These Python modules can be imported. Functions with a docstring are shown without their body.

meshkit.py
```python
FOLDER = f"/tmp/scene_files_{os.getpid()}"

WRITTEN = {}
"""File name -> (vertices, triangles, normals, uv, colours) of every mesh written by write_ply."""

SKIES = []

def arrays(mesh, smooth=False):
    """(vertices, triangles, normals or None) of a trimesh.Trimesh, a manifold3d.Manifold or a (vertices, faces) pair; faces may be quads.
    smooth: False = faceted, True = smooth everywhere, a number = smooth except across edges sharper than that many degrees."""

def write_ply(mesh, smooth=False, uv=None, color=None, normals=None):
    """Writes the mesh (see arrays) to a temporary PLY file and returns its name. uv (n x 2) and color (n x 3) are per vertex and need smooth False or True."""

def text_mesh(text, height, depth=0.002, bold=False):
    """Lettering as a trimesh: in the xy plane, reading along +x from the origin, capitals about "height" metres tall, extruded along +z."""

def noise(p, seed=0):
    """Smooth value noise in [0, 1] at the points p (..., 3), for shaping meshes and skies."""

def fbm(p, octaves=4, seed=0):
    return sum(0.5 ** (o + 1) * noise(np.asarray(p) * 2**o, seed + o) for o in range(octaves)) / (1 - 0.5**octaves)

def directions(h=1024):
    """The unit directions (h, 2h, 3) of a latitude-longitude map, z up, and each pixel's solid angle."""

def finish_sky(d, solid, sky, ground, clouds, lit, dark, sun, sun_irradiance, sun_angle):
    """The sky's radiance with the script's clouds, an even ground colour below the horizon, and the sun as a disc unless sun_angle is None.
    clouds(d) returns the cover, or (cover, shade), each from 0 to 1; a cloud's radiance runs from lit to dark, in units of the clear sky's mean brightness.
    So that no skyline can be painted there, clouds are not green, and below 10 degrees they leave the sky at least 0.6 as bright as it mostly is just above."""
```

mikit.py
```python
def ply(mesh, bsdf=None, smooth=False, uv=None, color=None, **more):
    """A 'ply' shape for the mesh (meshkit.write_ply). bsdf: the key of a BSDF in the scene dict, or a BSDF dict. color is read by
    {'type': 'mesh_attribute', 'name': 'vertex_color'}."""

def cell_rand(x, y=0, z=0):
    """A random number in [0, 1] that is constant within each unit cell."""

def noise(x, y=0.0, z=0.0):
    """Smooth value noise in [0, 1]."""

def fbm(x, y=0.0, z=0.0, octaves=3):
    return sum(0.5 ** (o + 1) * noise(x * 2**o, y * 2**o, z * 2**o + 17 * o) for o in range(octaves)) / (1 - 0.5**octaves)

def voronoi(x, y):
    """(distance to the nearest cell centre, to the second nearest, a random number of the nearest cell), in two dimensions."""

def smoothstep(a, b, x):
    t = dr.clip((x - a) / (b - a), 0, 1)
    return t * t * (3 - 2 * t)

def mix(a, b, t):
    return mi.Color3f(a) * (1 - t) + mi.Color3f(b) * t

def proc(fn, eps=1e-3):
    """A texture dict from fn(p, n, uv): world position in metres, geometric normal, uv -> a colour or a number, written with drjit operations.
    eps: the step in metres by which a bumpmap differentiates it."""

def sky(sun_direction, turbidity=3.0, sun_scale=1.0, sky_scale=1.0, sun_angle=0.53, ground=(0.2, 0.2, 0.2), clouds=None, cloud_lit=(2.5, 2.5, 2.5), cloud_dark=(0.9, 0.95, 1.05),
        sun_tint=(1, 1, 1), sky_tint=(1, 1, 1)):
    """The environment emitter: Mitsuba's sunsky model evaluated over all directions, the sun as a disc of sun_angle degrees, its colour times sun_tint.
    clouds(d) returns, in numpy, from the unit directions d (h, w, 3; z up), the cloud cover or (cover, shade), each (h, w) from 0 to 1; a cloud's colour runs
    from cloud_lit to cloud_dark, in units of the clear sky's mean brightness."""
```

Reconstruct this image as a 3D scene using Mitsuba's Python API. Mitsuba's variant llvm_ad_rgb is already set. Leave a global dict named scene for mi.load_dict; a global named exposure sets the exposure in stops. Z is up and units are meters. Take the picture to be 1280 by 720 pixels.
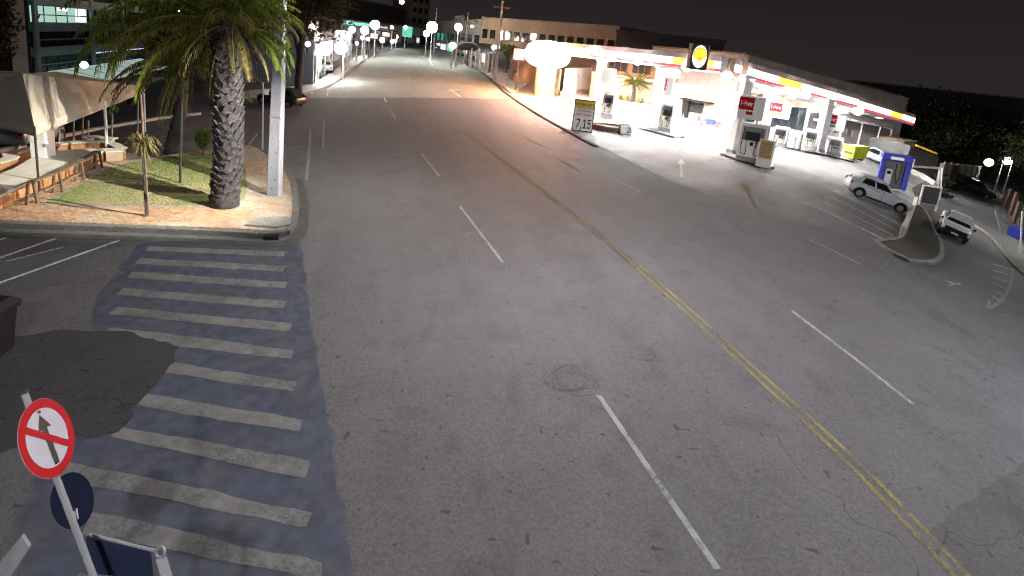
import math, random
import numpy as np, trimesh, mitsuba as mi, mikit, meshkit, drjit as dr
from shapely.geometry import Polygon, LineString, box as sbox
from shapely.prepared import prep
from mikit import noise as N, fbm, voronoi, smoothstep, mix, cell_rand

T4 = mi.ScalarTransform4f
scene, labels = {}, {}
rng = np.random.default_rng(7)

# ---------------------------------------------------------------- camera, sky, exposure
PITCH, ROLL, FPX = math.radians(12), math.atan(0.105), 700.0
_F = np.array([0, math.cos(PITCH), -math.sin(PITCH)])
_D = math.cos(ROLL) * np.array([0, -math.sin(PITCH), -math.cos(PITCH)]) + math.sin(ROLL) * np.array([1, 0, 0])
CAM = np.array([0, 0, 7.5])
scene['camera'] = {'type': 'perspective', 'fov': math.degrees(2 * math.atan(640 / FPX)), 'fov_axis': 'x', 'near_clip': 0.1, 'far_clip': 3000.0,
                   'principal_point_offset_x': 0.0, 'principal_point_offset_y': 0.2151,
                   'to_world': T4().look_at(origin=CAM.tolist(), target=(CAM + _F).tolist(), up=(-_D).tolist())}
exposure = 0.32
# a night sky: one veil of cloud, lit by the town and brighter towards the horizon
scene['sky'] = mikit.sky([0.3, 0.8, 0.5], turbidity=3, sun_scale=0.0, sky_scale=0.125, clouds=lambda d: (np.ones(d.shape[:2]), 1 - np.exp(-np.maximum(d[..., 2], 0) / .16)), cloud_lit=(1.9, 1.5, 1.5), cloud_dark=(.98, .88, 1.04))
scene['sky']['sampling_weight'] = 3.0

# ---------------------------------------------------------------- helpers
def numbered(name):
    if name not in scene and name not in labels and name not in USED:
        USED.add(name); return name
    k = 1
    while f'{name}_{k:03d}' in USED: k += 1
    USED.add(f'{name}_{k:03d}'); return f'{name}_{k:03d}'
USED = set()

def thing(name, label, cat, group=None):
    k = numbered(name); labels[k] = {'label': label, 'category': cat}
    if group: labels[k]['group'] = group
    return k

def struct(name, mesh, mat, kind='structure', smooth=False, **more):
    k = numbered(name); scene[k] = mikit.ply(mesh, mat, smooth=smooth, **more); labels[k] = {'kind': kind}
    return k

def part(parent, name, mesh, mat, smooth=False, label=None, to_world=None, kind=None, **more):
    k = numbered(parent + '__' + name)
    d = mikit.ply(mesh, mat, smooth=smooth, **more) if not isinstance(mesh, dict) else dict(mesh)
    if to_world is not None: d['to_world'] = to_world
    scene[k] = d
    if label or kind:
        labels[k] = {}
        if label: labels[k]['label'] = label
        if kind: labels[k]['kind'] = kind
    return k

def solo(name, label, cat, mesh, mat, smooth=False, group=None, **more):
    k = thing(name, label, cat, group); scene[k] = mikit.ply(mesh, mat, smooth=smooth, **more)
    return k

def lamp(shape, rgb, weight=None):
    """makes the shape glow; the sampling weight follows its power so that strong lamps are sampled most"""
    v, f = meshkit.WRITTEN[shape['filename']][:2]; area = float(np.linalg.norm(np.cross(v[f[:, 1]] - v[f[:, 0]], v[f[:, 2]] - v[f[:, 0]]), axis=1).sum() / 2)
    w = weight or max(.02, min(1.5, max(rgb) * area / 500))
    shape['emitter'] = {'type': 'area', 'radiance': {'type': 'rgb', 'value': list(map(float, rgb))}, 'sampling_weight': float(w)}
    return shape

def cat(*ms):
    ms = [m for x in ms for m in (x if isinstance(x, (list, tuple)) and not isinstance(x, trimesh.Trimesh) else [x])]
    return trimesh.util.concatenate(ms)

def rz(m, a, loc=(0, 0, 0)):
    m = m.copy(); m.apply_transform(trimesh.transformations.rotation_matrix(a, [0, 0, 1])); m.apply_translation(loc); return m

def bx(x0, x1, y0, y1, z0, z1, c=0.0):
    """a box, its edges chamfered by c"""
    if c <= 0:
        m = trimesh.creation.box((x1 - x0, y1 - y0, z1 - z0)); m.apply_translation(((x0 + x1) / 2, (y0 + y1) / 2, (z0 + z1) / 2)); return m
    pts = []
    for ax in range(3):
        for X in (0, 1):
            for Y in (0, 1):
                for Zc in (0, 1):
                    p = []
                    for i, (b, lo, hi) in enumerate(((X, x0, x1), (Y, y0, y1), (Zc, z0, z1))):
                        cc = 0 if i == ax else c
                        p.append(hi - cc if b else lo + cc)
                    pts.append(p)
    return trimesh.convex.convex_hull(np.array(pts))

def tube(points, radii, sides=8, cap=True):
    p = np.asarray(points, float); r = np.broadcast_to(radii, (len(p),)).astype(float)
    t = np.gradient(p, axis=0); t /= np.linalg.norm(t, axis=1, keepdims=True) + 1e-12
    a = np.cross(t[0], [0, 0, 1.0] if abs(t[0][2]) < 0.9 else [1.0, 0, 0]); a /= np.linalg.norm(a)
    V = []
    ang = np.arange(sides) * 2 * np.pi / sides
    for i in range(len(p)):
        a = a - t[i] * (a @ t[i]); a /= np.linalg.norm(a); b = np.cross(t[i], a)
        V.append(p[i] + r[i] * (np.cos(ang)[:, None] * a + np.sin(ang)[:, None] * b))
    V = np.vstack(V); F = []
    for i in range(len(p) - 1):
        for j in range(sides):
            k = (j + 1) % sides
            F += [[i * sides + j, i * sides + k, (i + 1) * sides + k], [i * sides + j, (i + 1) * sides + k, (i + 1) * sides + j]]
    if cap:
        n = len(V); V = np.vstack([V, p[0], p[-1]]); e = (len(p) - 1) * sides
        for j in range(sides):
            k = (j + 1) % sides
            F += [[n, k, j], [n + 1, e + j, e + k]]
    return trimesh.Trimesh(V, F, process=False)

def bar(p, q, w, h=None):
    """a square bar from p to q"""
    p, q = np.array(p, float), np.array(q, float); h = h or w
    t = q - p; L = np.linalg.norm(t); t /= L
    s = np.cross(t, [0, 0, 1.0] if abs(t[2]) < 0.95 else [0, 1.0, 0]); s /= np.linalg.norm(s); u = np.cross(s, t)
    m = trimesh.creation.box((L, w, h)); M = np.eye(4); M[:3, 0], M[:3, 1], M[:3, 2], M[:3, 3] = t, s, u, (p + q) / 2
    m.apply_transform(M); return m

def lathe(profile, sides=20, loc=(0, 0, 0)):
    m = trimesh.creation.revolve(np.asarray(profile, float), sections=sides); m.apply_translation(loc); return m

def prism(poly, z0, z1):
    if not isinstance(poly, Polygon): poly = Polygon(poly)
    m = trimesh.creation.extrude_polygon(poly, z1 - z0, engine='earcut'); m.apply_translation((0, 0, z0)); return m

def upright(m, a, loc):
    """a mesh drawn in xy (thickness +z) stood up: x along angle a, y up, front face towards -y for a = 0"""
    M = trimesh.transformations.rotation_matrix(math.pi / 2, [1, 0, 0]); m = m.copy(); m.apply_transform(M); return rz(m, a, loc)

def ball(c, r, sub=2, s=(1, 1, 1)):
    m = trimesh.creation.icosphere(subdivisions=sub, radius=1.0); m.apply_scale(np.array(s) * r); m.apply_translation(c); return m

def hull(pts): return trimesh.convex.convex_hull(np.asarray(pts, float))

# ---------------------------------------------------------------- the lie of the land
def _ramp(t, w): return np.where(t <= 0, 0, np.where(t < w, t * t / (2 * w), t - w / 2))
def land(x, y):
    x, y = np.asarray(x, float), np.asarray(y, float)
    q = x - .35 * (y - 36); u = -x - .2 * y - 4.5
    z = -.24 * (_ramp(q - 17, 8) - _ramp(q - 72, 20)) + .04 * (_ramp(y - 28, 15) - _ramp(y - 130, 30))
    return z - .26 * (_ramp(u - 9, 10) - _ramp(u - 30, 10)) * np.clip((y - 24) / 10, 0, 1)
CELL = 2.0
def gz(x, y):
    i, j = math.floor(x / CELL), math.floor(y / CELL); a, b = x / CELL - i, y / CELL - j
    z = lambda p, q: float(land(p * CELL, q * CELL))
    if a >= b: return z(i, j) * (1 - a) + z(i + 1, j) * (a - b) + z(i + 1, j + 1) * b
    return z(i, j) * (1 - b) + z(i, j + 1) * (b - a) + z(i + 1, j + 1) * a
def on(p, dz=0.0): return np.array([p[0], p[1], gz(p[0], p[1]) + dz])

def drape(poly, dz):
    """the polygon laid dz above the land, cut along the land's own triangles so that sheets stay parallel"""
    if not isinstance(poly, Polygon) and not hasattr(poly, 'geoms'): poly = Polygon(poly)
    poly = poly.buffer(0); pre = prep(poly); x0, y0, x1, y1 = poly.bounds
    V, F = [], []
    for i in range(math.floor(x0 / CELL), math.ceil(x1 / CELL)):
        for j in range(math.floor(y0 / CELL), math.ceil(y1 / CELL)):
            c = sbox(i * CELL, j * CELL, (i + 1) * CELL, (j + 1) * CELL)
            if not pre.intersects(c): continue
            A, B, C, D = [(i * CELL, j * CELL), ((i + 1) * CELL, j * CELL), ((i + 1) * CELL, (j + 1) * CELL), (i * CELL, (j + 1) * CELL)]
            if pre.contains(c):
                n = len(V); V += [A, B, C, D]; F += [[n, n + 1, n + 2], [n, n + 2, n + 3]]; continue
            for tri in ((A, B, C), (A, C, D)):
                g = poly.intersection(Polygon(tri))
                for h in getattr(g, 'geoms', [g]):
                    if h.geom_type != 'Polygon' or h.area < 1e-6: continue
                    v, f = trimesh.creation.triangulate_polygon(h, engine='earcut')
                    n = len(V); V += [tuple(p) for p in v]; F += [[n + k for k in t] for t in f]
    V = np.array(V, float)
    z = np.array([gz(p[0], p[1]) for p in V]) + dz
    m = trimesh.Trimesh(np.column_stack([V, z]), F, process=False); m.merge_vertices(digits_vertex=4)
    up = m.face_normals[:, 2] < 0
    f = m.faces.copy(); f[up] = f[up][:, ::-1]
    return trimesh.Trimesh(m.vertices, f, process=False)

def slab(poly, h, drop=0.3):
    """a raised slab on the land: draped top at h with vertical sides"""
    if not isinstance(poly, Polygon): poly = Polygon(poly)
    top = drape(poly, h); ring = np.array(poly.segmentize(1.0).exterior.coords)[:-1]
    n = len(ring); z = np.array([gz(*p) for p in ring])
    V = np.vstack([np.column_stack([ring, z + h]), np.column_stack([ring, z - drop])])
    F = []
    for i in range(n):
        k = (i + 1) % n; F += [[i, i + n, k + n], [i, k + n, k]]
    return cat(top, trimesh.Trimesh(V, F, process=False))

def stroke(pts, w, dz):
    return drape(LineString(pts).buffer(w / 2, cap_style=2, join_style=2), dz)

def smooth_line(pts, n=6):
    """Catmull-Rom through the points"""
    p = np.array(pts, float); p = np.vstack([2 * p[0] - p[1], p, 2 * p[-1] - p[-2]]); out = []
    for i in range(1, len(p) - 2):
        for t in np.linspace(0, 1, n, endpoint=False):
            a, b, c, d = p[i - 1], p[i], p[i + 1], p[i + 2]
            out.append(.5 * (2 * b + (c - a) * t + (2 * a - 5 * b + 4 * c - d) * t * t + (3 * b - a - 3 * c + d) * t ** 3))
    return np.vstack([out, p[-2]])

# ---------------------------------------------------------------- materials
def flat(name, rgb, rough=0.6, metal=0.0, **kw):
    scene[name] = {'type': 'twosided', 'b': {'type': 'principled', 'base_color': {'type': 'rgb', 'value': list(rgb)}, 'roughness': rough, 'metallic': metal, **kw}}
def procm(name, fn, rough=0.8, bump=None, bscale=1.0, spec=0.3, **kw):
    b = {'type': 'principled', 'base_color': mikit.proc(fn), 'roughness': rough, 'specular': spec, **kw}
    if bump is not None: b = {'type': 'bumpmap', 'tex': mikit.proc(bump, eps=2e-3), 'scale': bscale, 'b': b}
    scene[name] = {'type': 'twosided', 'b': b}
def lam(name, fn):
    scene[name] = {'type': 'twosided', 'b': {'type': 'diffuse', 'reflectance': mikit.proc(fn)}}

def asphalt_fn(lo, hi, warm):
    def fn(p, n, uv):
        big = fbm(p.x * .11 + .04 * p.y, p.y * .05, 3.0, 3)
        along = fbm((p.x + .22 * p.y) * .8, p.y * .03, 7.0, 3)       # wheel tracks and drips run along the road
        mid = fbm(p.x * 1.3, p.y * 1.1, 1.0, 3)
        fine = N(p.x * 22, p.y * 22, 0.) * .5 + N(p.x * 55, p.y * 55, 2.) * .5
        v = lo + (hi - lo) * (.36 * big + .34 * along + .3 * mid)
        v = v * (.72 + .56 * fine)
        a, b, c = voronoi(p.x * .23 + .55 * fbm(p.x * .9, p.y * .9, 5., 3), p.y * .14 + .55 * fbm(p.x * .9, p.y * .9, 9., 3))
        crack = (1 - smoothstep(.002, .012, b - a)) * smoothstep(.56, .7, fbm(p.x * .12, p.y * .12, 21., 2))
        spots = smoothstep(.74, .95, N(p.x * 1.7, p.y * 1.2, 31.)) * .12
        bits = smoothstep(.93, .97, N(p.x * 7, p.y * 7, 41.)) * .5
        v = v * (1 - .4 * crack) * (1 - spots) * (1 - bits)
        return mi.Color3f(v * warm[0], v * warm[1], v * warm[2])
    return fn
procm('asphalt', asphalt_fn(.068, .145, (1.0, .968, 1.02)), .82, lambda p, n, uv: N(p.x * 40, p.y * 40, 0.) + .5 * N(p.x * 90, p.y * 90, 0.), .004)
procm('asphalt_new', asphalt_fn(.03, .06, (1, 1, 1.03)), .85, lambda p, n, uv: N(p.x * 45, p.y * 45, 3.), .003)
procm('asphalt_shadow', asphalt_fn(.052, .112, (1, 1, 1.02)), .85)  # darker copy of the road surface for the painted shadow
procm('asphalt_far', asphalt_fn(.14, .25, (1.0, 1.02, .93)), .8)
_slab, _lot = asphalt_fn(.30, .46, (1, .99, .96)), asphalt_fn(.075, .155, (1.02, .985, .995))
procm('concrete', _slab, .75)
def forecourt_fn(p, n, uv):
    d = dr.sqrt(dr.square(p.x - 19) + dr.square((p.y - 57) * .9)) + 7 * (fbm(p.x * .25, p.y * .25, 3., 3) - .5)      # pale slab fades to car park asphalt; the lamps' fall-off is in the colour
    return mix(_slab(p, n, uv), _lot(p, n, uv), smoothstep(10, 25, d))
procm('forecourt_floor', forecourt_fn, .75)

def paint_fn(col, under, wear):
    def fn(p, n, uv):
        w = .6 * fbm(p.x * 1.6, p.y * 1.6, 4., 4) + .4 * fbm(p.x * .45 + 3, p.y * .45, 24., 3); s = N(p.x * 26, p.y * 26, 8.)
        k = smoothstep(wear - .2, wear + .16, .7 * w + .3 * s)
        tone = .75 + .5 * fbm(p.x * 5, p.y * 5, 14., 3)
        return mix(mi.Color3f(*col) * tone, mi.Color3f(*under) * tone, 1 - k)
    return fn
lam('paint_white', paint_fn((.30, .30, .30), (.12, .12, .12), .40))
lam('paint_stripe', paint_fn((.185, .182, .175), (.115, .118, .125), .43))
lam('paint_bright', paint_fn((.62, .62, .59), (.2, .2, .2), .33))
lam('paint_yellow', paint_fn((.27, .215, .095), (.125, .11, .085), .50))
lam('paint_blue', paint_fn((.078, .087, .120), (.092, .095, .104), .47))

def paver_fn(p, n, uv):
    rowf = p.y / .11; row = dr.floor(rowf); xx = p.x / .22 + .5 * (row - 2 * dr.floor(row / 2)); col = dr.floor(xx)
    fx, fy = xx - col, rowf - row
    joint = smoothstep(.0, .07, dr.minimum(fx, 1 - fx)) * smoothstep(.0, .12, dr.minimum(fy, 1 - fy))
    r = cell_rand(col, row, 1.); big = fbm(p.x * .5, p.y * .5, 0., 3)
    c = mix((.27, .16, .105), (.42, .29, .19), r * .6 + .4 * big)
    c = mix(c, (.36, .33, .29), smoothstep(.5, .75, fbm(p.x * .35, p.y * .5, 11., 3)) * .75)
    return c * (.35 + .65 * joint) * (.75 + .5 * N(p.x * 9, p.y * 9, 2.))
procm('paver', paver_fn, .75)
def stone_fn(p, n, uv):
    v = .13 + .12 * fbm(p.x * 3, p.y * 3, p.z * 3, 4); sp = N(p.x * 30, p.y * 30, p.z * 30)
    return mi.Color3f(v, v * .99, v * .95) * (.55 + .9 * sp)
procm('kerbstone', stone_fn, .85)
def dark_stone_fn(p, n, uv): return stone_fn(p, n, uv) * .33
procm('kerb_worn', lambda p, n, uv: stone_fn(p, n, uv) * .62, .88)
procm('kerb_dirty', dark_stone_fn, .9)
def grass_fn(p, n, uv):
    a = fbm(p.x * .6, p.y * .6, 0., 4); b = N(p.x * 14, p.y * 14, 1.)
    c = mix((.115, .145, .055), (.175, .185, .08), a); c = mix(c, (.24, .21, .12), smoothstep(.52, .72, fbm(p.x * .35, p.y * .5, 6., 3)) * .8)
    return c * (.8 + .4 * b)
procm('turf', grass_fn, .95)
scene['blade'] = {'type': 'twosided', 'b': {'type': 'diffuse', 'reflectance': mikit.proc(lambda p, n, uv: mix((.10, .14, .045), (.20, .21, .085), N(p.x * 3, p.y * 3, 0.)))}}
procm('dirt', lambda p, n, uv: mi.Color3f(.06, .055, .045) * (.5 + fbm(p.x * .3, p.y * .3, 0., 4)), .95)

def plaster(name, rgb, dirt=.35, rough=.8):
    r, g, b = rgb
    def fn(p, n, uv):
        s = fbm((p.x + p.y) * .9, (p.x - p.y) * .9, p.z * .25, 4); t = fbm(p.x * 3, p.y * 3, p.z * 3, 3)
        return mi.Color3f(r, g, b) * (1 - dirt + 2 * dirt * (.6 * s + .4 * t))
    procm(name, fn, rough)
plaster('plaster_tan', (.34, .27, .185)); plaster('plaster_grey', (.20, .175, .16)); plaster('hall_render', (.48, .41, .39)); plaster('trim_pink', (.42, .33, .33), .15); plaster('plaster_white', (.62, .61, .58), .15)
plaster('plaster_brown', (.27, .18, .12)); plaster('plaster_blue', (.17, .19, .23)); plaster('concrete_pole', (.25, .26, .31), .3)
plaster('orange_wall', (.5, .27, .1), .15); plaster('brick_face', (.34, .17, .08), .25); plaster('pale_stone', (.5, .47, .42), .25)
plaster('facade', (.24, .27, .27), .25); plaster('tent_cloth', (.36, .34, .29), .25); plaster('rust', (.12, .07, .05), .4)
plaster('fence_wall', (.3, .3, .25), .5); plaster('wood', (.13, .095, .065), .35)
flat('white', (.78, .78, .76), .45); flat('white_gloss', (.75, .76, .78), .25, clearcoat=.6)
scene['car_white'] = {'type': 'twosided', 'b': {'type': 'principled', 'base_color': {'type': 'rgb', 'value': [.55, .57, .6]}, 'roughness': .35, 'clearcoat': .9, 'specular': .5}}
flat('car_dark', (.03, .032, .035), .3, clearcoat=.8); flat('car_silver', (.3, .31, .31), .35, .3)
flat('glass_dark', (.012, .014, .016), .08, specular=.6); flat('glass_teal', (.05, .11, .11), .12, specular=.6)
flat('rubber', (.018, .018, .018), .85); flat('plastic_black', (.014, .014, .016), .7, specular=.15); flat('metal_dark', (.05, .05, .052), .45, .6)
flat('galvanised', (.42, .43, .44), .45, .7); flat('pole_paint', (.5, .49, .45), .55); flat('alloy', (.45, .45, .47), .3, .8)
flat('red', (.55, .02, .035), .4); flat('red_sign', (.40, .006, .012), .6, specular=.15); flat('yellow', (.75, .5, .02), .45); flat('lime', (.55, .62, .03), .5); flat('blue', (.02, .035, .3), .4)
flat('green', (.02, .25, .12), .5); flat('orange', (.7, .25, .02), .5); flat('black_print', (.02, .02, .02), .6); flat('sign_white', (.46, .48, .53), .6, specular=.2)
flat('blue_dull', (.016, .022, .05), .6, specular=.2); flat('roof_dark', (.045, .042, .045), .7); flat('tan_sign', (.42, .27, .12), .6); flat('grey_panel', (.25, .25, .26), .5)
flat('amber', (.55, .2, .02), .3); flat('lamp_red', (.35, .02, .02), .25); flat('lamp_clear', (.6, .6, .62), .15)
scene['vertex_paint'] = {'type': 'twosided', 'b': {'type': 'principled', 'base_color': {'type': 'mesh_attribute', 'name': 'vertex_color'}, 'roughness': .7}}
def bark_fn(p, n, uv):
    v = fbm(p.x * 5, p.y * 5, p.z * 2.2, 4); s = N(p.x * 18, p.y * 18, p.z * 5)
    return mix((.028, .025, .027), (.072, .066, .072), v) * (.5 + s)
procm('bark', bark_fn, .95)
def leafm(name, a, b, t=.5):
    scene[name] = {'type': 'principledthin', 'base_color': mikit.proc(lambda p, n, uv: mix(a, b, fbm(p.x * 1.1, p.y * 1.1, p.z * 1.1, 3)) * (.6 + .8 * N(p.x * 9, p.y * 9, p.z * 9))), 'roughness': .55, 'diff_trans': t, 'spec_trans': 0.0}
leafm('palm_green', (.042, .07, .012), (.14, .155, .032), .4); leafm('palm_dry', (.09, .085, .025), (.25, .19, .09), .35); leafm('leaf_dark', (.02, .028, .012), (.055, .05, .03)); leafm('leaf_green', (.045, .09, .015), (.1, .14, .03))

# surveyed positions: a bearing read off the photograph and a distance (metres north of the camera), or the spot where it meets the land
_R = math.cos(ROLL) * np.array([1.0, 0, 0]) - math.sin(ROLL) * np.array([0, -math.sin(PITCH), -math.cos(PITCH)])
_CV = 55.5 + FPX * math.tan(PITCH) / math.cos(ROLL)
def bearing(u, v):
    d = _F + (u - 640) / FPX * _R + (v - _CV) / FPX * _D
    return d / d[1]
def PP(u, v, y): return CAM + bearing(u, v) * float(y)
def PZ(u, v, z): d = bearing(u, v); return CAM + d * ((z - 7.5) / d[2])
def G(u, v):
    d = bearing(u, v); f = lambda t: (CAM + d * t)[2] - float(land(*(CAM + d * t)[:2])); a, b = 2.0, 2.0
    while f(b) > 0 and b < 600: a, b = b, b * 1.01
    for _ in range(40):
        m = (a + b) / 2; a, b = (a, m) if f(m) < 0 else (m, b)
    return ((CAM + d * b)[0], (CAM + d * b)[1])

# ---------------------------------------------------------------- ground, road, pavements
def _ground():
    xs, ys = np.arange(-190, 262, CELL), np.arange(-40, 402, CELL)
    X, Y = np.meshgrid(xs, ys); V = np.column_stack([X.ravel(), Y.ravel(), land(X, Y).ravel()]); w = len(xs)
    i, j = np.meshgrid(np.arange(len(xs) - 1), np.arange(len(ys) - 1)); a = (j * w + i).ravel()
    F = np.vstack([np.column_stack([a, a + 1, a + w + 1]), np.column_stack([a, a + w + 1, a + w])])
    return trimesh.Trimesh(V, F, process=False)
struct('ground', _ground(), 'dirt', smooth=True)
ROAD = struct('road', drape(Polygon([(-70, -38), (90, -38), (110, 60), (150, 120), (150, 160), (110, 160), (60, 100), (10, 100), (0, 230), (-60, 230), (-60, 110), (-90, 100)]), .004), 'asphalt', smooth=True)
# the carriageway beyond the junction is drawn in a paler tone
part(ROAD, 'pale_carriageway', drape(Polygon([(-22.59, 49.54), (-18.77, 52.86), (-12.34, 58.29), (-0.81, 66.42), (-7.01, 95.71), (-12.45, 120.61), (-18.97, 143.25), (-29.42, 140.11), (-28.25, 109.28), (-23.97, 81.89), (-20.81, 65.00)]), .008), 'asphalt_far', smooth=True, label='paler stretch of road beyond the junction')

def mark(name, pts, w, mat, dz=.008, parent=ROAD): return part(parent, name, stroke(pts, w, dz), mat)
def ragged(pts, amp, seed):
    """the outline with a worn, wandering edge"""
    q = np.array(Polygon(pts).segmentize(.12).exterior.coords)[:-1]; r = np.random.default_rng(seed); w = meshkit.fbm(np.column_stack([q * 2.1, np.full(len(q), seed)]), 4, seed) - .5; v = meshkit.fbm(np.column_stack([q * 2.1, np.full(len(q), seed + 9)]), 4, seed + 5) - .5
    return Polygon(q + 2 * amp * np.column_stack([w, v])).buffer(0)
_seed = [0]
def patch(name, pts, mat, dz=.008, parent=ROAD, label=None, amp=.0):
    _seed[0] += 1
    return part(parent, name, drape(ragged(pts, amp, _seed[0]) if amp else pts, dz), mat, label=label)
# crosswalk
patch('crosswalk_blue_ground', [(-11.87, 17.30), (-7.07, 18.45), (-5.34, 14.57), (-4.12, 11.86), (-2.91, 9.26), (-1.59, 6.47), (-1.42, 6.02), (-5.60, 5.58), (-6.78, 6.90), (-7.24, 8.18), (-7.07, 10.06), (-9.60, 12.03), (-10.29, 13.15), (-11.04, 15.08)], 'paint_blue', .006, label='worn blue paint between the crosswalk stripes', amp=.12)
for q in ([(-11.30, 16.79), (-7.20, 17.48), (-7.08, 17.08), (-11.17, 16.40)], [(-10.95, 15.85), (-6.71, 16.37), (-6.63, 15.95), (-10.86, 15.43)], [(-10.55, 14.91), (-6.22, 15.28), (-6.14, 14.86), (-10.40, 14.50)],
          [(-10.12, 13.88), (-5.72, 14.13), (-5.66, 13.71), (-9.99, 13.51)], [(-9.56, 12.91), (-5.15, 12.99), (-5.09, 12.59), (-9.51, 12.54)], [(-9.04, 11.99), (-4.63, 11.82), (-4.56, 11.46), (-7.10, 11.48), (-9.06, 11.84)],
          [(-6.92, 10.88), (-4.09, 10.65), (-4.02, 10.32), (-6.85, 10.50)], [(-6.76, 9.79), (-3.54, 9.51), (-3.46, 9.15), (-6.67, 9.40)], [(-6.55, 8.80), (-2.99, 8.49), (-2.92, 8.07), (-6.59, 8.56)],
          [(-7.04, 7.95), (-2.57, 7.42), (-2.52, 7.15), (-6.65, 7.54)], [(-5.71, 7.04), (-2.08, 6.60), (-2.02, 6.36), (-5.63, 6.65)], [(-5.20, 6.10), (-1.65, 5.84), (-1.59, 5.59), (-5.16, 5.78)]):
    patch('crosswalk_stripe', q, 'paint_stripe', .012, amp=.05)
patch('asphalt_patch', [(-9.01, 11.85), (-8.08, 11.71), (-7.09, 11.48), (-6.81, 10.63), (-6.66, 9.81), (-6.64, 9.36), (-6.48, 8.70), (-6.72, 8.56), (-7.19, 8.47), (-8.01, 7.97), (-8.17, 7.33), (-11.31, 10.45), (-10.70, 10.90), (-10.10, 11.66)], 'asphalt_new', .016, label='darker patch of newer asphalt over the crosswalk', amp=.22)
# lane lines
for a, b in (((-2.18, 24.76), (0.06, 18.49)), ((2.48, 11.32), (3.78, 7.17)), ((-5.86, 35.26), (-3.94, 30.08)), ((-11.58, 50.55), (-10.03, 46.32)), ((9.54, 17.00), (10.34, 12.37)), ((15.26, 22.88), (14.26, 25.41)), ((7.47, 31.25), (6.46, 33.62))):
    mark('lane_dash', [a, b], .12, 'paint_white', .012)
YL = smooth_line([(-5.32, 46.83), (-1.78, 38.59), (0.78, 31.97), (2.58, 26.82), (4.47, 21.22), (5.79, 16.65), (6.72, 12.95), (7.43, 10.06), (7.79, 7.58), (7.89, 6.35)])
for s in (-.13, .13):
    mark('centre_line', list(LineString(YL).offset_curve(s).coords), .11, 'paint_yellow', .012)
mark('edge_line', [(-14.47, 39.04), (-11.74, 31.54), (-9.95, 26.49)], .14, 'paint_white', .012)
mark('edge_line', [(-14.88, 42.93), (-11.84, 34.17)], .13, 'paint_white', .012)
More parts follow.
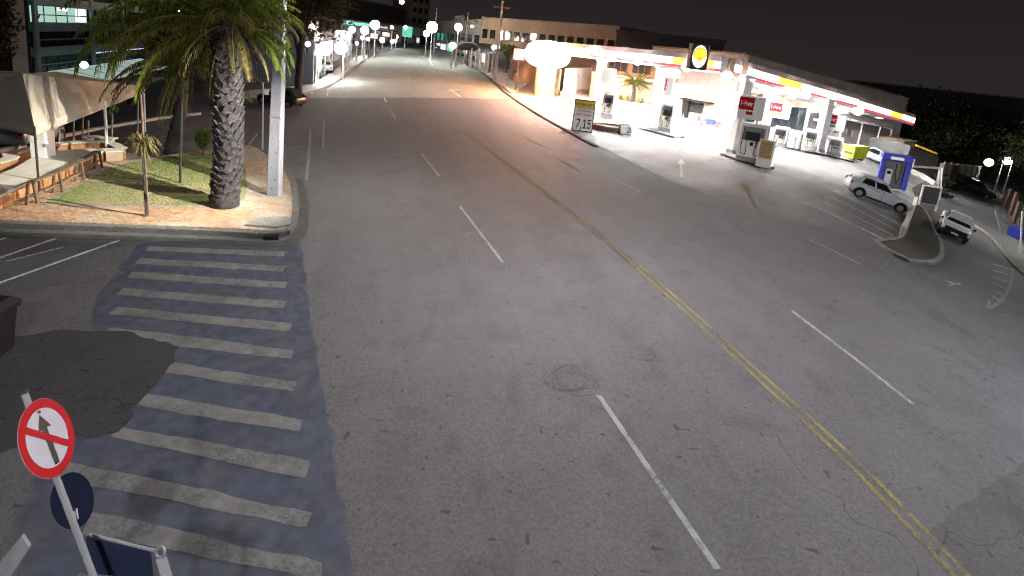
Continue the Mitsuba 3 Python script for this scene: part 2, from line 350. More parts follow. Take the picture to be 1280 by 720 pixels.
mark('give_way_line', [(-15.22, 30.86), (-16.84, 36.06)], .15, 'paint_white', .012); mark('give_way_line', [(-15.18, 30.77), (-13.86, 32.56), (-12.58, 34.28)], .12, 'paint_white', .012)
for a, b, w in (((-13.17, 13.13), (-12.36, 17.31), .11), ((-14.43, 14.69), (-14.13, 17.07), .11), ((-15.54, 15.88), (-15.44, 16.65), .1), ((-14.05, 14.74), (-13.48, 16.07), .05)):
    mark('parking_line', [a, b], w, 'paint_bright', .012)
mark('edge_line', [(-18.63, 54.45), (-20.38, 59.71), (-21.82, 65.79), (-22.46, 70.05)], .12, 'paint_bright', .016)
for a, b in (((-18.78, 112.77), (-15.46, 98.35)), ((-8.47, 68.90), (-6.66, 63.53)), ((-13.74, 57.17), (-12.80, 54.34))): mark('lane_dash', [a, b], .16, 'paint_bright', .016)
mark('turn_arrow', [(-8.63, 67.93), (-7.21, 70.02)], .3, 'paint_bright', .016)
for a, b in (((-15.76, 81.10), (-13.35, 69.63)), ((-15.74, 79.87), (-11.59, 85.92)), ((-13.50, 70.40), (-11.02, 73.81)), ((-11.59, 85.92), (-10.34, 78.72))): mark('hatched_box_line', [a, b], .16, 'paint_yellow', .016)
for a, b, w in (((0.26, 45.65), (2.02, 41.59), .14), ((3.04, 38.09), (5.87, 38.90), .16), ((3.24, 37.69), (4.21, 34.92), .14), ((4.21, 34.92), (4.04, 36.63), .16)): mark('yellow_arrow', [a, b], w, 'paint_yellow', .012)

# sidewalk strips, forecourt, islands
fore = Polygon([(-4.88, 88.15), (0.17, 64.75), (4.05, 51.54), (7.15, 43.22), (8.89, 38.32), (10.88, 33.50), (13.40, 29.91), (15.67, 28.23), (18.07, 26.85), (21.41, 29.46), (32.81, 44.48), (51.31, 65.66), (60, 66), (62, 90), (40, 92), (10, 96), (-4, 96)])
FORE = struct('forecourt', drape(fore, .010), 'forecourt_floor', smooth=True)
for a, b in (((17.84, 33.29), (19.80, 28.23)), ((19.48, 34.85), (21.39, 29.99)), ((21.12, 36.55), (22.76, 31.69)), ((22.65, 38.13), (24.29, 33.73)), ((24.18, 39.81), (25.80, 35.73))): mark('parking_bay_line', [a, b], .13, 'paint_bright', .016, FORE)
mark('direction_arrow', [(15.14, 35.77), (13.90, 30.71)], .16, 'paint_yellow', .016, FORE); patch('direction_arrow', [(14.91, 36.27), (15.46, 35.12), (14.46, 33.98)], 'paint_yellow', .017, FORE)
mark('direction_arrow', [(12.50, 41.12), (11.23, 36.22)], .14, 'paint_bright', .016, FORE); patch('direction_arrow', [(12.01, 40.41), (12.75, 40.74), (12.81, 42.28)], 'paint_bright', .017, FORE)
for a, b in (((3.42, 54.21), (12.03, 58.53)), ((12.40, 48.93), (16.62, 43.70))): mark('drain_channel', [a, b], .12, 'kerb_dirty', .016, FORE)

def kerb_run(parent, line, w=.3, h=.13, step=1.0, mat='kerbstone', close=False):
    L = LineString(line); n = max(1, int(L.length / step)); r = np.random.default_rng(len(line) + n)
    for k in range(n):
        a, b = L.interpolate((k + .006) * L.length / n), L.interpolate((k + .994) * L.length / n)
        t = np.array([b.x - a.x, b.y - a.y]); ln = np.linalg.norm(t); s = np.array([-t[1], t[0]]) / ln * w / 2
        q = [(a.x + s[0], a.y + s[1]), (b.x + s[0], b.y + s[1]), (b.x - s[0], b.y - s[1]), (a.x - s[0], a.y - s[1])]
        dh = r.uniform(-.012, .012); lo = [on(p, -.1) for p in q]; hi = [on(((p[0] * .94 + (a.x + b.x) / 2 * .06), (p[1] * .94 + (a.y + b.y) / 2 * .06)), h + dh) for p in q]
        mid = [on(p, h - .02 + dh) for p in q]
        part(parent, 'kerb_stone', hull(np.vstack([lo, mid, hi])), mat)
kf = [(-4.73, 85.78), (-1.98, 72.07), (0.18, 63.45), (2.28, 55.88), (4.00, 50.70), (5.43, 46.37), (6.42, 43.45)]
kerb_run(FORE, kf, .3, .12, 2.0, 'kerb_dirty')

# plaza on the left corner
plaza = Polygon(smooth_line([(-18.32, 16.67), (-16.56, 17.26), (-13.09, 17.97), (-9.60, 18.67), (-8.30, 18.82), (-7.96, 19.38), (-8.35, 20.90), (-9.48, 23.68), (-10.92, 26.55), (-12.71, 29.09), (-14.46, 31.27), (-15.94, 31.92), (-16.70, 30.06), (-17.81, 27.49), (-18.57, 26.12), (-19.84, 27.46), (-21.48, 28.46), (-22.42, 27.13), (-22.39, 24.38), (-22.18, 22.63), (-21.76, 19.95)], 4))
PLAZA = struct('pavement', slab(plaza, .17), 'paver', smooth=False)
kerb_run(PLAZA, smooth_line([(-17.50, 16.61), (-16.38, 17.06), (-12.95, 17.77), (-9.49, 18.45), (-8.14, 18.58), (-7.79, 19.16), (-8.23, 20.84), (-9.39, 23.72), (-10.82, 26.60), (-12.61, 29.14), (-14.43, 31.41)], 4), .26, .19, 1.0, 'kerb_worn')
patch('gutter', Polygon(LineString(smooth_line([(-16.86, 15.98), (-15.82, 16.45), (-12.53, 17.18), (-9.13, 17.75), (-7.75, 18.01), (-7.37, 18.86), (-7.91, 20.74), (-9.14, 23.82), (-10.32, 26.32)], 4)).buffer(.24)), 'kerb_dirty', .014, label='dirty gutter along the corner kerb')
lawn_poly = Polygon(smooth_line([(-16.59, 19.09), (-17.35, 21.67), (-18.14, 24.55), (-17.58, 26.81), (-16.43, 28.64), (-14.91, 28.59), (-13.47, 27.14), (-12.22, 25.00), (-10.72, 21.47), (-11.90, 20.70), (-14.39, 19.80), (-16.59, 19.09)], 4))
LAWN = struct('lawn', slab(lawn_poly, .20, -.1), 'turf')
kerb_run(PLAZA, list(lawn_poly.buffer(.05).exterior.coords), .07, .21, 1.0, 'kerbstone')
def _blades():
    x0, y0, x1, y1 = lawn_poly.bounds; pre = prep(lawn_poly.buffer(-.08)); V, F = [], []; r = np.random.default_rng(3)
    from shapely.geometry import Point
    while len(F) < 15000:
        x, y = r.uniform(x0, x1), r.uniform(y0, y1)
        if not pre.contains(Point(x, y)): continue
        z = gz(x, y) + .195; a = r.uniform(0, 6.28); h = r.uniform(.02, .06); w = .012; dx, dy = r.normal(0, .03, 2); n = len(V)
        V += [(x - w * math.cos(a), y - w * math.sin(a), z), (x + w * math.cos(a), y + w * math.sin(a), z), (x + dx, y + dy, z + h)]; F.append([n, n + 1, n + 2])
    return trimesh.Trimesh(V, F, process=False)
k = struct('grass', _blades(), 'blade', kind='stuff'); labels[k].update(label='short mown grass of the small corner lawn', category='grass')
# traffic island in front of the car park
isl = smooth_line([(18.50, 27.00), (18.47, 25.81), (18.70, 24.96), (20.40, 25.78), (22.57, 27.84), (25.96, 32.28), (27.59, 35.03), (30.64, 39.66), (32.94, 43.78), (32.00, 43.32), (26.97, 36.69), (21.83, 29.87), (18.50, 27.00)], 4)
ISL = struct('traffic_island', slab(Polygon(isl), .13), 'dirt'); kerb_run(ISL, isl, .22, .16, 1.2)
rp = Polygon([(39.64, 51.20), (31.54, 40.82), (32.08, 42.76), (38.45, 52.95), (52.81, 69.81), (56.68, 70.62), (51.46, 64.26), (45.54, 58.47)])
struct('verge', slab(rp, .1), 'dirt')
rk = smooth_line([(37.98, 45.65), (37.77, 43.80), (36.66, 41.00), (34.07, 37.09), (31.57, 33.24), (30.35, 30.66)], 4)
RS = struct('side_pavement', slab(Polygon([*map(tuple, rk), (60, 26), (90, 50), (83.06, 94.97), (52.93, 59.95), (41.48, 45.85)]).buffer(0), .14), 'kerb_worn')
kerb_run(RS, rk, .2, .16, 1.2)
lp = [(-24.16, 48.39), (-21.32, 51.67), (-20.31, 54.93), (-20.57, 60.28), (-22.34, 71.26), (-24.78, 85.41), (-28.12, 104.26), (-29.77, 106.44), (-26.92, 85.65), (-23.38, 67.01), (-22.70, 59.06), (-25.66, 51.38)]
LS = struct('far_pavement', slab(Polygon(lp), .14), 'concrete'); kerb_run(LS, lp[1:6], .3, .16, 2.5)
rpv = [(-6.05, 93.79), (-8.31, 104.38), (-11.41, 117.16), (-15.38, 133.56), (-14.97, 143.69), (-9.86, 130.59), (-1.82, 105.44), (1.13, 85.83), (-0.91, 70.50)]
RPV = struct('far_right_pavement', slab(Polygon(rpv), .14), 'concrete'); kerb_run(RPV, rpv[:4], .3, .17, 2.5)
# hatched nose on the far right
for a, b in (((28.90, 31.79), (30.33, 32.09)), ((27.37, 29.95), (28.72, 30.22)), ((25.76, 28.12), (26.72, 28.07)), ((24.40, 26.54), (25.00, 26.30)), ((23.09, 25.05), (23.40, 24.66)), ((22.00, 23.78), (22.02, 23.31))): mark('hatch_line', [a, b], .13, 'paint_bright', .012)
mark('hatch_line', smooth_line([(30.83, 32.52), (27.21, 28.57), (22.80, 24.07), (19.64, 21.22)]), .16, 'paint_white', .013); mark('hatch_line', [(21.01, 22.75), (19.50, 21.14), (20.62, 21.28)], .12, 'paint_white', .013)
mark('lane_arrow', [(19.62, 23.54), (20.45, 23.77)], .2, 'paint_white', .012); mark('lane_arrow', [(19.24, 22.94), (20.69, 24.07)], .12, 'paint_white', .012)
_c = np.array((1.93, 11.81)); _r = np.random.default_rng(5)
for q in range(5): t_ = np.linspace(0, _r.uniform(4.2, 6.2), 26) + _r.uniform(0, 6); rr_ = (.30 + .07 * q) * (1 + .10 * np.sin(3 * t_ + q) + .05 * _r.normal(size=26)); mark('crack', list(map(tuple, _c + np.column_stack([rr_ * 1.15 * np.cos(t_), rr_ * np.sin(t_)]))), .018, 'kerb_dirty', .009)
patch('painted_shadow_patch', [(7.86, 8.35), (12.19, 11.10), (11.60, 8.64), (7.88, 7.02)], 'asphalt_shadow', .010, label='shadow painted as darker asphalt in the near right corner', amp=.12)  # darker asphalt colour stands in for a cast shadow
dc = Polygon([(-9.32, 19.03), (-9.36, 19.85), (-8.27, 20.41), (-7.87, 19.59), (-8.23, 19.11)]); part(PLAZA, 'drain_slab', slab(dc, .225, -.1), 'kerbstone', label='cracked grey concrete drain cover at the corner kerb')
part(PLAZA, 'drain_mouth', prism(Polygon([(-8.44, 18.61), (-7.99, 18.75), (-7.88, 18.45), (-8.28, 18.33)]).buffer(.02), -.02, .13), 'plastic_black')

# ---------------------------------------------------------------- poles, street lamps, wires
def lamp_head(key, p, a, L, power=(1, 1, 1), flat_lens=False):
    """a flat luminaire at p whose arm comes along angle a"""
    m = rz(bx(-.42, .42, -.16, .16, 0, .11, .04), a, p); part(key, 'housing', m, 'metal_dark')
    g = rz(bx(-.31, .31, -.12, .12, -.02, -.002) if flat_lens else ball((0, 0, -.13), 1, 2, (.24, .16, .15)), a, p)
    k = part(key, 'lamp_lens', g, 'white', smooth=not flat_lens); lamp(scene[k], np.array(power) * L, 8.0)
# the concrete utility pole on the corner; its lamp hangs above the picture
b = on((-10.03, 23.07), .15)
UP = thing('utility_pole', 'pale concrete utility pole with bolt holes on the paved corner beside the palm', 'utility pole')
top = b + np.array([.18, .10, 11.2])
def _pole():
    V = []
    for t, w, d in ((0, .27, .22), (.45, .23, .19), (.453, .22, .18), (1, .15, .13)):
        c = b + (top - b) * t; e = .04
        V.append(np.array([(c[0] + sx * (w - ex), c[1] + sy * (d - ey), c[2]) for sx, sy, ex, ey in ((-1, -1, e, 0), (1, -1, e, 0), (1, -1, 0, e), (1, 1, 0, e), (1, 1, e, 0), (-1, 1, e, 0), (-1, 1, 0, e), (-1, -1, 0, e))]))
    n = 8; V = np.vstack(V); F = []
    for i in range(3):
        for j in range(n):
            k = (j + 1) % n; F += [[i * n + j, i * n + k, (i + 1) * n + k], [i * n + j, (i + 1) * n + k, (i + 1) * n + j]]
    F += [[3 * n, 3 * n + j, 3 * n + j + 1] for j in range(1, n - 1)]
    return trimesh.Trimesh(V, F, process=False)
part(UP, 'shaft', _pole(), 'concrete_pole')
for z, s in ((.35, -.05), (.75, .08), (1.25, -.06), (1.9, .1), (2.5, -.06), (3.3, .04), (4.2, -.03), (5.3, 0)):
    c = b + (top - b) * (z / 11.2); w = .215 - z * .008
    part(UP, 'bolt_hole', trimesh.creation.cylinder(radius=.028, height=.02, sections=10, transform=trimesh.transformations.translation_matrix((c[0] + s, c[1] - w, c[2])) @ trimesh.transformations.rotation_matrix(math.pi / 2, [1, 0, 0])), 'plastic_black')
for z in (3.4, 6.1): part(UP, 'steel_band', (lambda c, w: bx(c[0] - w - .03, c[0] + w + .03, c[1] - w, c[1] + w, c[2] - .03, c[2] + .03))(b + (top - b) * (z / 11.2), .235 - z * .0085), 'galvanised')
part(UP, 'cross_arm', bar(b + [-.9, .2, 10.2], b + [1.1, .2, 10.2], .11, .09), 'wood')
part(UP, 'lamp_arm', tube([b + [.25, 0, 9.3], b + [1.4, .3, 9.9], b + [3.1, .7, 10.1]], .035), 'galvanised')
lamp_head(UP, b + [3.4, .8, 10.05], .25, 1500, power=(1, .97, .88), flat_lens=True)
# two more street lamps of the same street, behind and beside the camera
def street_lamp(label, xy, arm, a, h, L, rgb):
    k = thing('street_lamp', label, 'street lamp'); p = on(xy)
    part(k, 'post', tube([p, p + [0, 0, h]], [.1, .06]), 'galvanised')
    e = p + [math.cos(a) * arm, math.sin(a) * arm, h + .35]
    part(k, 'arm', tube([p + [0, 0, h - .1], p + [math.cos(a) * arm * .3, math.sin(a) * arm * .3, h + .22], e], .032), 'galvanised')
    lamp_head(k, e, a, L, power=rgb)
street_lamp('tall street lamp on the near left kerb behind the viewpoint', (-4.6, -5.5), 3.4, .5, 10.2, 2300, (.97, .96, 1))
street_lamp('tall street lamp over the near right side of the road', (19.5, 6.5), 3.2, 2.6, 13.0, 4600, (.97, .96, 1))

street_lamp('added unseen street lamp on the right pavement beyond the picture edge', (42.5, 37.0), 3.0, 2.9, 9.5, 1500, (1, .97, .9))  # unseen lamp added to brighten the hall, canopy band and pickup
k = thing('added_suspended_lamp', 'added unseen street lamp on a span wire over the middle of the road', 'street lamp'); sa, sb = b + [.2, 0, 10.9], on((19.5, 6.5), 12.9)  # unseen lamp and wire, added to carry light under the palm onto the lawn
t_ = np.linspace(0, 1, 20)[:, None]; sp = sa * (1 - t_) + sb * t_; sp[:, 2] -= (4 * .5 * t_ * (1 - t_))[:, 0]; part(k, 'added_span_wire', tube(sp, .012, 5, False), 'rubber')
sl_ = sa * .60 + sb * .40; lamp_head(k, sl_ + [0, 0, -1.35], -.5, 2300, power=(.98, .97, 1), flat_lens=True); part(k, 'hanger', tube([sl_ + [0, 0, -1.25], sl_ + [0, 0, -.46]], .02, 6), 'galvanised')

# an added flood head beside it, unseen, to brighten only the corner plaza
fo = sl_ + [-.5, .25, -1.7]; ft = np.array([-15.5, 21.6, 0.3]); fd = (ft - fo) / np.linalg.norm(ft - fo)
part(k, 'added_flood_housing', tube([fo - fd * .30, fo - fd * .1, fo - fd * .02], [.10, .16, .20], 14, False), 'metal_dark'); part(k, 'added_flood_bracket', tube([fo - fd * .25, sl_ + [-.35, .17, -.46]], .018, 6), 'galvanised')
scene['added_flood_beam'] = {'type': 'spot', 'to_world': T4().look_at(origin=fo.tolist(), target=ft.tolist(), up=[0, 0, 1]), 'cutoff_angle': 15.5, 'beam_width': 9.5, 'intensity': {'type': 'rgb', 'value': [2900, 2750, 2300]}, 'sampling_weight': 8.0}

def wire(key, p, q, sag, r=.012, n=14):
    t = np.linspace(0, 1, n)[:, None]; pts = np.array(p) * (1 - t) + np.array(q) * t; pts[:, 2] -= (4 * sag * t * (1 - t))[:, 0]
    solo('overhead_wire', key, 'wire', tube(pts, r, 5, False), 'rubber')
wh = b + [0, 0, 8.0]
wire('upper cable running left from the utility pole into the palm crown', b + [.05, 0, 7.6], (-19.96, 24.00, 9.25), .5)
wire('slack cable looping left of the utility pole at the top', b + [.05, 0, 7.9], (-11.60, 22.00, 8.38), .35)
wire('thin cable from the utility pole towards the far left building', b + [.05, 0, 6.9], (-25.53, 40.00, 10.14), .4)
wire('low cable from the palm trunk across the lawn to the tent', (-10.99, 22.00, 5.29), (-20.19, 30.00, 3.22), .5)

# ---------------------------------------------------------------- palms and plants
def frond_mesh(L, e0, e1, n=50, leaf=.62, hang=1.5, seed=0, width=.035):
    """a feather frond from the origin along +x: it leaves at elevation e0 and ends at e1 (radians)"""
    r = np.random.default_rng(seed); m = 16; s = np.linspace(0, 1, m); el = e0 + (e1 - e0) * s ** 1.2
    pts = np.vstack([[0, 0, 0], np.cumsum(np.column_stack([np.cos(el), .05 * np.sin(3 * s + seed), np.sin(el)])[:-1] * L / (m - 1), axis=0)])
    rach = tube(pts, np.linspace(.04, .008, m), 4, False); V, F = [], []
    for i in range(n):
        t = .12 + .87 * i / n + r.uniform(-.008, .008); k = min(int(t * (m - 1)), m - 2); f = t * (m - 1) - k
        p = pts[k] * (1 - f) + pts[k + 1] * f; d = pts[k + 1] - pts[k]; d /= np.linalg.norm(d)
        for sd in (-1, 1):
            if r.random() < .06: continue
            ll = leaf * (math.sin(math.pi * (.12 + .85 * t)) ** .6) * r.uniform(.75, 1.1); g = np.array([0, 0, -1.0])
            a = np.array([0, sd, 0]) * r.uniform(.75, 1) + d * r.uniform(.4, .8) + g * r.uniform(.0, .3); a /= np.linalg.norm(a)
            b = a + g * hang * r.uniform(.8, 1.8); b /= np.linalg.norm(b)
            w = np.cross(a, g); w /= np.linalg.norm(w) + 1e-9; w = w * width * .5 + d * width * .5
            q1 = p + a * ll * .45; q2 = q1 + b * ll * .55; n0 = len(V)
            V += [p - w * .5, p + w * .5, q1 - w, q1 + w, q2]; F += [[n0, n0 + 1, n0 + 3], [n0, n0 + 3, n0 + 2], [n0 + 2, n0 + 3, n0 + 4]]
    return cat(rach, trimesh.Trimesh(np.array(V), F, process=False))

def palm(label, base, top, r0, r1, fronds, seed, L, scars=True, group=None):
    """fronds: (azimuth, e0, e1, length scale, material)"""
    k = thing('palm_tree', label, 'palm tree', group); base, top = np.array(base, float), np.array(top, float); r = np.random.default_rng(seed)
    n = 14; t = np.linspace(0, 1, n); ax = base + (top - base) * t[:, None]; ax[:, 0] += .08 * np.sin(t * 5)
    rad = r0 + (r1 - r0) * t; rad[0] *= 1.18; rad[1] *= 1.05
    part(k, 'trunk', tube(ax, rad * .86, 16), 'bark', smooth=True)
    if scars:
        V, F = [], []; H = np.linalg.norm(top - base); count = int(H / .075 * 3)
        for i in range(count):
            s = i / count; a = i * 2.39996; c = base + (top - base) * s; c = c + [.08 * math.sin(s * 5), 0, 0]; R = (r0 + (r1 - r0) * s)
            o = np.array([math.cos(a), math.sin(a), 0]); sd = np.array([-math.sin(a), math.cos(a), 0]); w = R * r.uniform(.24, .34); h = r.uniform(.16, .34); out = R * r.uniform(.98, 1.12)
            n0 = len(V); p = c + o * R * .82
            V += [p - sd * w, p + sd * w, c + o * out + sd * w * .45 + [0, 0, h], c + o * out - sd * w * .45 + [0, 0, h], c + o * R * .84 + [0, 0, h * 1.02]]
            F += [[n0, n0 + 1, n0 + 2], [n0, n0 + 2, n0 + 3], [n0 + 3, n0 + 2, n0 + 4], [n0, n0 + 3, n0 + 4], [n0 + 1, n0 + 4, n0 + 2]]
        part(k, 'leaf_base', trimesh.Trimesh(np.array(V), F, process=False), 'bark', kind='stuff', label='ragged old leaf bases covering the trunk')
    for i, (az, e0, e1, sc, mat) in enumerate(fronds):
        m = frond_mesh(L * sc, e0, e1, seed=seed * 100 + i, leaf=.16 * L * min(1, sc + .15)); o = top + np.array([math.cos(az), math.sin(az), 0]) * r1 * .6
        part(k, 'frond', rz(m, az, o), mat)
    return k
r_ = np.random.default_rng(11)
fr = []
for i in range(48):
    az = i * 2.39996; u = i / 48; right = math.cos(az - 3.0) < .1
    fr.append((az + r_.uniform(-.2, .2), (1.35 if right else 1.25) - (.7 if right else 1.15) * u, -.1 - 1.4 * u - r_.uniform(0, .15), r_.uniform(.8, 1.05) * (.55 if right else 1), 'palm_green' if u < .7 or i % 3 else 'palm_dry'))
# low arching fronds that hang to the left, a few short ones to the right
fr += [(3.05, .65, -1.5, 1.18, 'palm_green'), (2.8, .5, -1.52, 1.08, 'palm_green'), (3.3, .5, -1.52, 1.14, 'palm_green'), (3.2, .15, -1.55, 1.05, 'palm_dry'), (3.5, .3, -1.52, 1.1, 'palm_green'), (2.6, .1, -1.55, 1.0, 'palm_green'), (2.95, -.1, -1.56, .95, 'palm_dry'), (3.4, -.3, -1.56, .85, 'palm_green'), (3.1, .4, -1.55, 1.1, 'palm_dry'), (3.75, .1, -1.55, .9, 'palm_green'),
       *[(j * .9 + .3, -.75 - .1 * (j % 2), -1.56, .42 + .06 * (j % 3), 'leaf_dark' if j % 3 else 'palm_dry') for j in range(7)],
       (.1, .1, -1.52, .5, 'palm_green'), (.45, -.2, -1.55, .50, 'palm_green'), (-.2, -.1, -1.54, .45, 'palm_green'), (.25, -.4, -1.55, .5, 'palm_green'), (4.4, -.3, -1.55, .5, 'palm_dry'), (5.3, -.5, -1.55, .40, 'palm_dry')]
palm('thick trunked feather palm on the lawn beside the utility pole', on((-11.09, 21.00), .1), on((-11.09, 21.00), 7.1) + [.15, .15, 0], .54, .58, fr, 5, 5.3)
fr2 = [(i * 2.39996, 1.2 - 1.6 * i / 26, .0 - 1.4 * i / 26, r_.uniform(.8, 1.0), 'palm_green' if i % 4 else 'palm_dry') for i in range(26)]
fr2 += [(3.9, .1, -1.4, 1.15, 'palm_dry'), (4.2, -.1, -1.35, 1.15, 'palm_green'), (3.6, .0, -1.45, 1.05, 'palm_dry'), (5.2, -.3, -1.5, .9, 'palm_dry'), (4.7, -.4, -1.5, 1.0, 'palm_dry')]
palm('slimmer palm with drooping yellowed fronds at the back edge of the plaza', on((-17.88, 28.52), .1), (-16.25, 27.50, 5.03), .36, .24, fr2, 9, 3.9)
def rosette(n, L, seed, up=.9):
    r = np.random.default_rng(seed); V, F = [], []
    for i in range(n):
        az = r.uniform(0, 6.28); e = r.uniform(-.9, up); ll = L * r.uniform(.7, 1.1); o = np.array([math.cos(az), math.sin(az), 0]); s = np.array([-math.sin(az), math.cos(az), 0]) * .022
        p0 = o * .03 + [0, 0, r.uniform(-.15, .1)]; p1 = p0 + (o * math.cos(e) + np.array([0, 0, math.sin(e)])) * ll * .55; p2 = p1 + (o * .6 + np.array([0, 0, -.75])) * ll * .5; n0 = len(V)
        V += [p0 - s * .6, p0 + s * .6, p1 - s, p1 + s, p2]; F += [[n0, n0 + 1, n0 + 3], [n0, n0 + 3, n0 + 2], [n0 + 2, n0 + 3, n0 + 4]]
    return trimesh.Trimesh(np.array(V), F, process=False)
k = thing('young_plant', 'young spiky leaved plant tied to a thin stake on the pavement edge', 'plant'); b = on((-12.84, 18.96), .17)
part(k, 'stem', tube([b, b + [-.05, 0, 2.6], (-12.23, 18.00, 3.04)], [.045, .035, .03], 7), 'bark')
m = rosette(90, .75, 4); m.apply_translation((-12.23, 18.00, 3.10)); part(k, 'leaf_rosette', m, 'palm_dry')
solo('stake', 'dark wooden stake standing upright behind the young spiky plant', 'stake', tube([b + [.0, .12, 0], np.array((-12.34, 18.15, 4.66))], [.03, .04], 7), 'wood')
b = on((-14.22, 23.25), .18); solo('post', 'slim dark post standing in the middle of the lawn', 'post', tube([b, PP(228, 108, b[1] + .1)], [.05, .042], 8), 'metal_dark', smooth=30)
b = on((-11.79, 21.19), .18); solo('stake', 'thin leaning stake at the left foot of the thick palm', 'stake', tube([b, PP(271, 210, b[1] + .1)], .022, 6), 'metal_dark')
b = on((-14.26, 31.14), .1); k = thing('sign_post', 'slim yellowish sign post left of the utility pole with a small white plate', 'sign post')
part(k, 'post', tube([b, PP(329, 103, b[1])], .045, 8), 'pole_paint', smooth=30)
q = np.array(PP(333, 115, b[1] - .08)); part(k, 'plate', bx(q[0] - .12, q[0] + .14, q[1] - .02, q[1], q[2] - .16, q[2] + .16, .008), 'white')
k = thing('shrub', 'small leafy green shrub beside the palm trunk at the lawn edge', 'shrub')
def leaf_cloud(c, rad, n, size, seed, clumps=12, flat_=0.6):
    r = np.random.default_rng(seed); V, F = [], []; c, rad = np.array(c, float), np.array(rad, float)
    u = r.normal(size=(clumps, 3)); u /= np.linalg.norm(u, axis=1, keepdims=True); cc = c + u * rad * (r.uniform(.25, .95, (clumps, 1)))
    for i in range(n):
        g = cc[r.integers(clumps)]; p = g + r.normal(size=3) * rad * (.20 + .1 * r.random()); a = r.normal(size=3); a /= np.linalg.norm(a); b = np.cross(a, r.normal(size=3)); b /= np.linalg.norm(b); s = size * r.uniform(.6, 1.4); n0 = len(V)
        V += [p - a * s, p + b * s * .42, p + a * s, p - b * s * .42]; F += [[n0, n0 + 1, n0 + 2], [n0, n0 + 2, n0 + 3]]
    return trimesh.Trimesh(np.array(V), F, process=False)
q = on((-16.11, 28.39), .2); part(k, 'stem', tube([q, q + [0, 0, .7]], .03, 6), 'bark'); part(k, 'leaves', leaf_cloud(q + [0, 0, .8], (.45, .45, .55), 520, .09, 2), 'leaf_green')

# ---------------------------------------------------------------- plaza furniture
def wall_strip(key, name, pts, w, z0, z1, mat, capmat=None, cap=.06):
    p = Polygon(LineString(pts).buffer(w / 2, cap_style=2)); base = np.mean([gz(*q) for q in pts])
    part(key, name, prism(p, base + z0, base + z1), mat)
    if capmat: part(key, name + '_cap', prism(p.buffer(.05, join_style=2), base + z1, base + z1 + cap), capmat)
k = thing('low_wall', 'long low brick faced wall with a wide white top in front of the white pillar', 'wall')
f = smooth_line([(-16.74, 16.62), (-17.41, 18.30), (-17.87, 20.00), (-18.28, 21.80), (-18.71, 23.96)], 5); bk = smooth_line([(-18.71, 23.96), (-19.42, 25.69), (-20.63, 24.02), (-19.59, 21.24), (-19.11, 19.08)], 5)
wp = Polygon([*map(tuple, f), *map(tuple, bk)]).buffer(0); part(k, 'brick_body', prism(wp, .1, .62), 'brick_face'); part(k, 'white_top', prism(wp.buffer(.06, join_style=2), .62, .70), 'pale_stone')
k = thing('low_wall', 'curved low seat wall with a white cap round the back of the plaza', 'wall')
wall_strip(k, 'body', smooth_line([(-21.26, 21.31), (-21.37, 23.01), (-22.04, 23.83), (-22.08, 25.76), (-21.57, 27.06), (-20.52, 27.56), (-19.24, 26.74)], 5), .4, .0, .55, 'brick_face', 'pale_stone')
k = thing('low_wall', 'short end block of brick wall at the right end of the plaza seat', 'wall'); wall_strip(k, 'body', [(-19.30, 25.75), (-18.81, 26.18)], .6, .0, .6, 'plaster_tan', 'pale_stone')
b = on((-20.34, 23.50), .1); k = thing('pillar', 'square white pillar rising from the brick seat wall under the tent', 'pillar')
part(k, 'shaft', rz(bx(-.31, .31, -.31, .31, 0, 1.85, .02), .1, b), 'white'); part(k, 'cap', rz(bx(-.34, .34, -.34, .34, 1.85, 1.93, .02), .1, b), 'white')
k = thing('handrail', 'dark wooden handrail on paired posts along the lawn edge', 'handrail')
ends = [((-16.95, 18.96), 0), ((-17.26, 20.47), 0), ((-17.74, 22.17), 0), ((-18.50, 24.21), 0)]; tops = []
for (q, _) in ends:
    p = on(q, .15); tops.append(p + [0, 0, .78])
    for s in (-.12, .12): part(k, 'post', bar(p + [s * .8, s, 0], p + [s * .4, s * .5, .8], .075), 'wood')
    part(k, 'tie', bar(p + [-.12, -.1, .35], p + [.12, .1, .35], .05), 'wood')
for i in range(3):
    d = (tops[i + 1] - tops[i]); part(k, 'top_rail', bar(tops[i] - d * .02 + [0, 0, .05], tops[i + 1] - d * .02 + [0, 0, .05], .2, .055), 'wood'); part(k, 'lower_rail', bar(tops[i] - [0, 0, .45], tops[i + 1] - d * .03 - [0, 0, .45], .06, .09), 'wood')

# the pagoda tent
ZE = 2.75; PEAK = np.array((-18.67, 20.91, 4.55)); E1 = np.array(PZ(43, 158, ZE)); E2 = np.array(PZ(180, 108, ZE)); E3 = E1 + [-7.5, 2.6, 0]; E4 = E2 + [-7.5, 2.6, 0]; RIDGE = np.array((-22.09, 28.53, 3.50))
k = thing('tent', 'grey cloth pagoda tent with a pale valance over the plaza', 'tent')
def cloth(pts, n=12, sag=.12):
    """a triangle of cloth with a little sag"""
    a, b, c = map(np.array, pts); V, F, idx = [], [], {}
    for i in range(n + 1):
        for j in range(n + 1 - i):
            u, v = i / n, j / n; w = 1 - u - v; p = a * w + b * u + c * v; p = p - [0, 0, sag * 27 * u * v * w / 3 + sag * 2 * (u * (1 - u)) * w]; idx[i, j] = len(V); V.append(p)
    for i in range(n):
        for j in range(n - i):
            F.append([idx[i, j], idx[i + 1, j], idx[i, j + 1]])
            if i + j < n - 1: F.append([idx[i + 1, j], idx[i + 1, j + 1], idx[i, j + 1]])
    m = trimesh.Trimesh(np.array(V), F, process=False); lo = m.copy(); lo.vertices = lo.vertices - [0, 0, .012]; lo.invert(); return cat(m, lo)
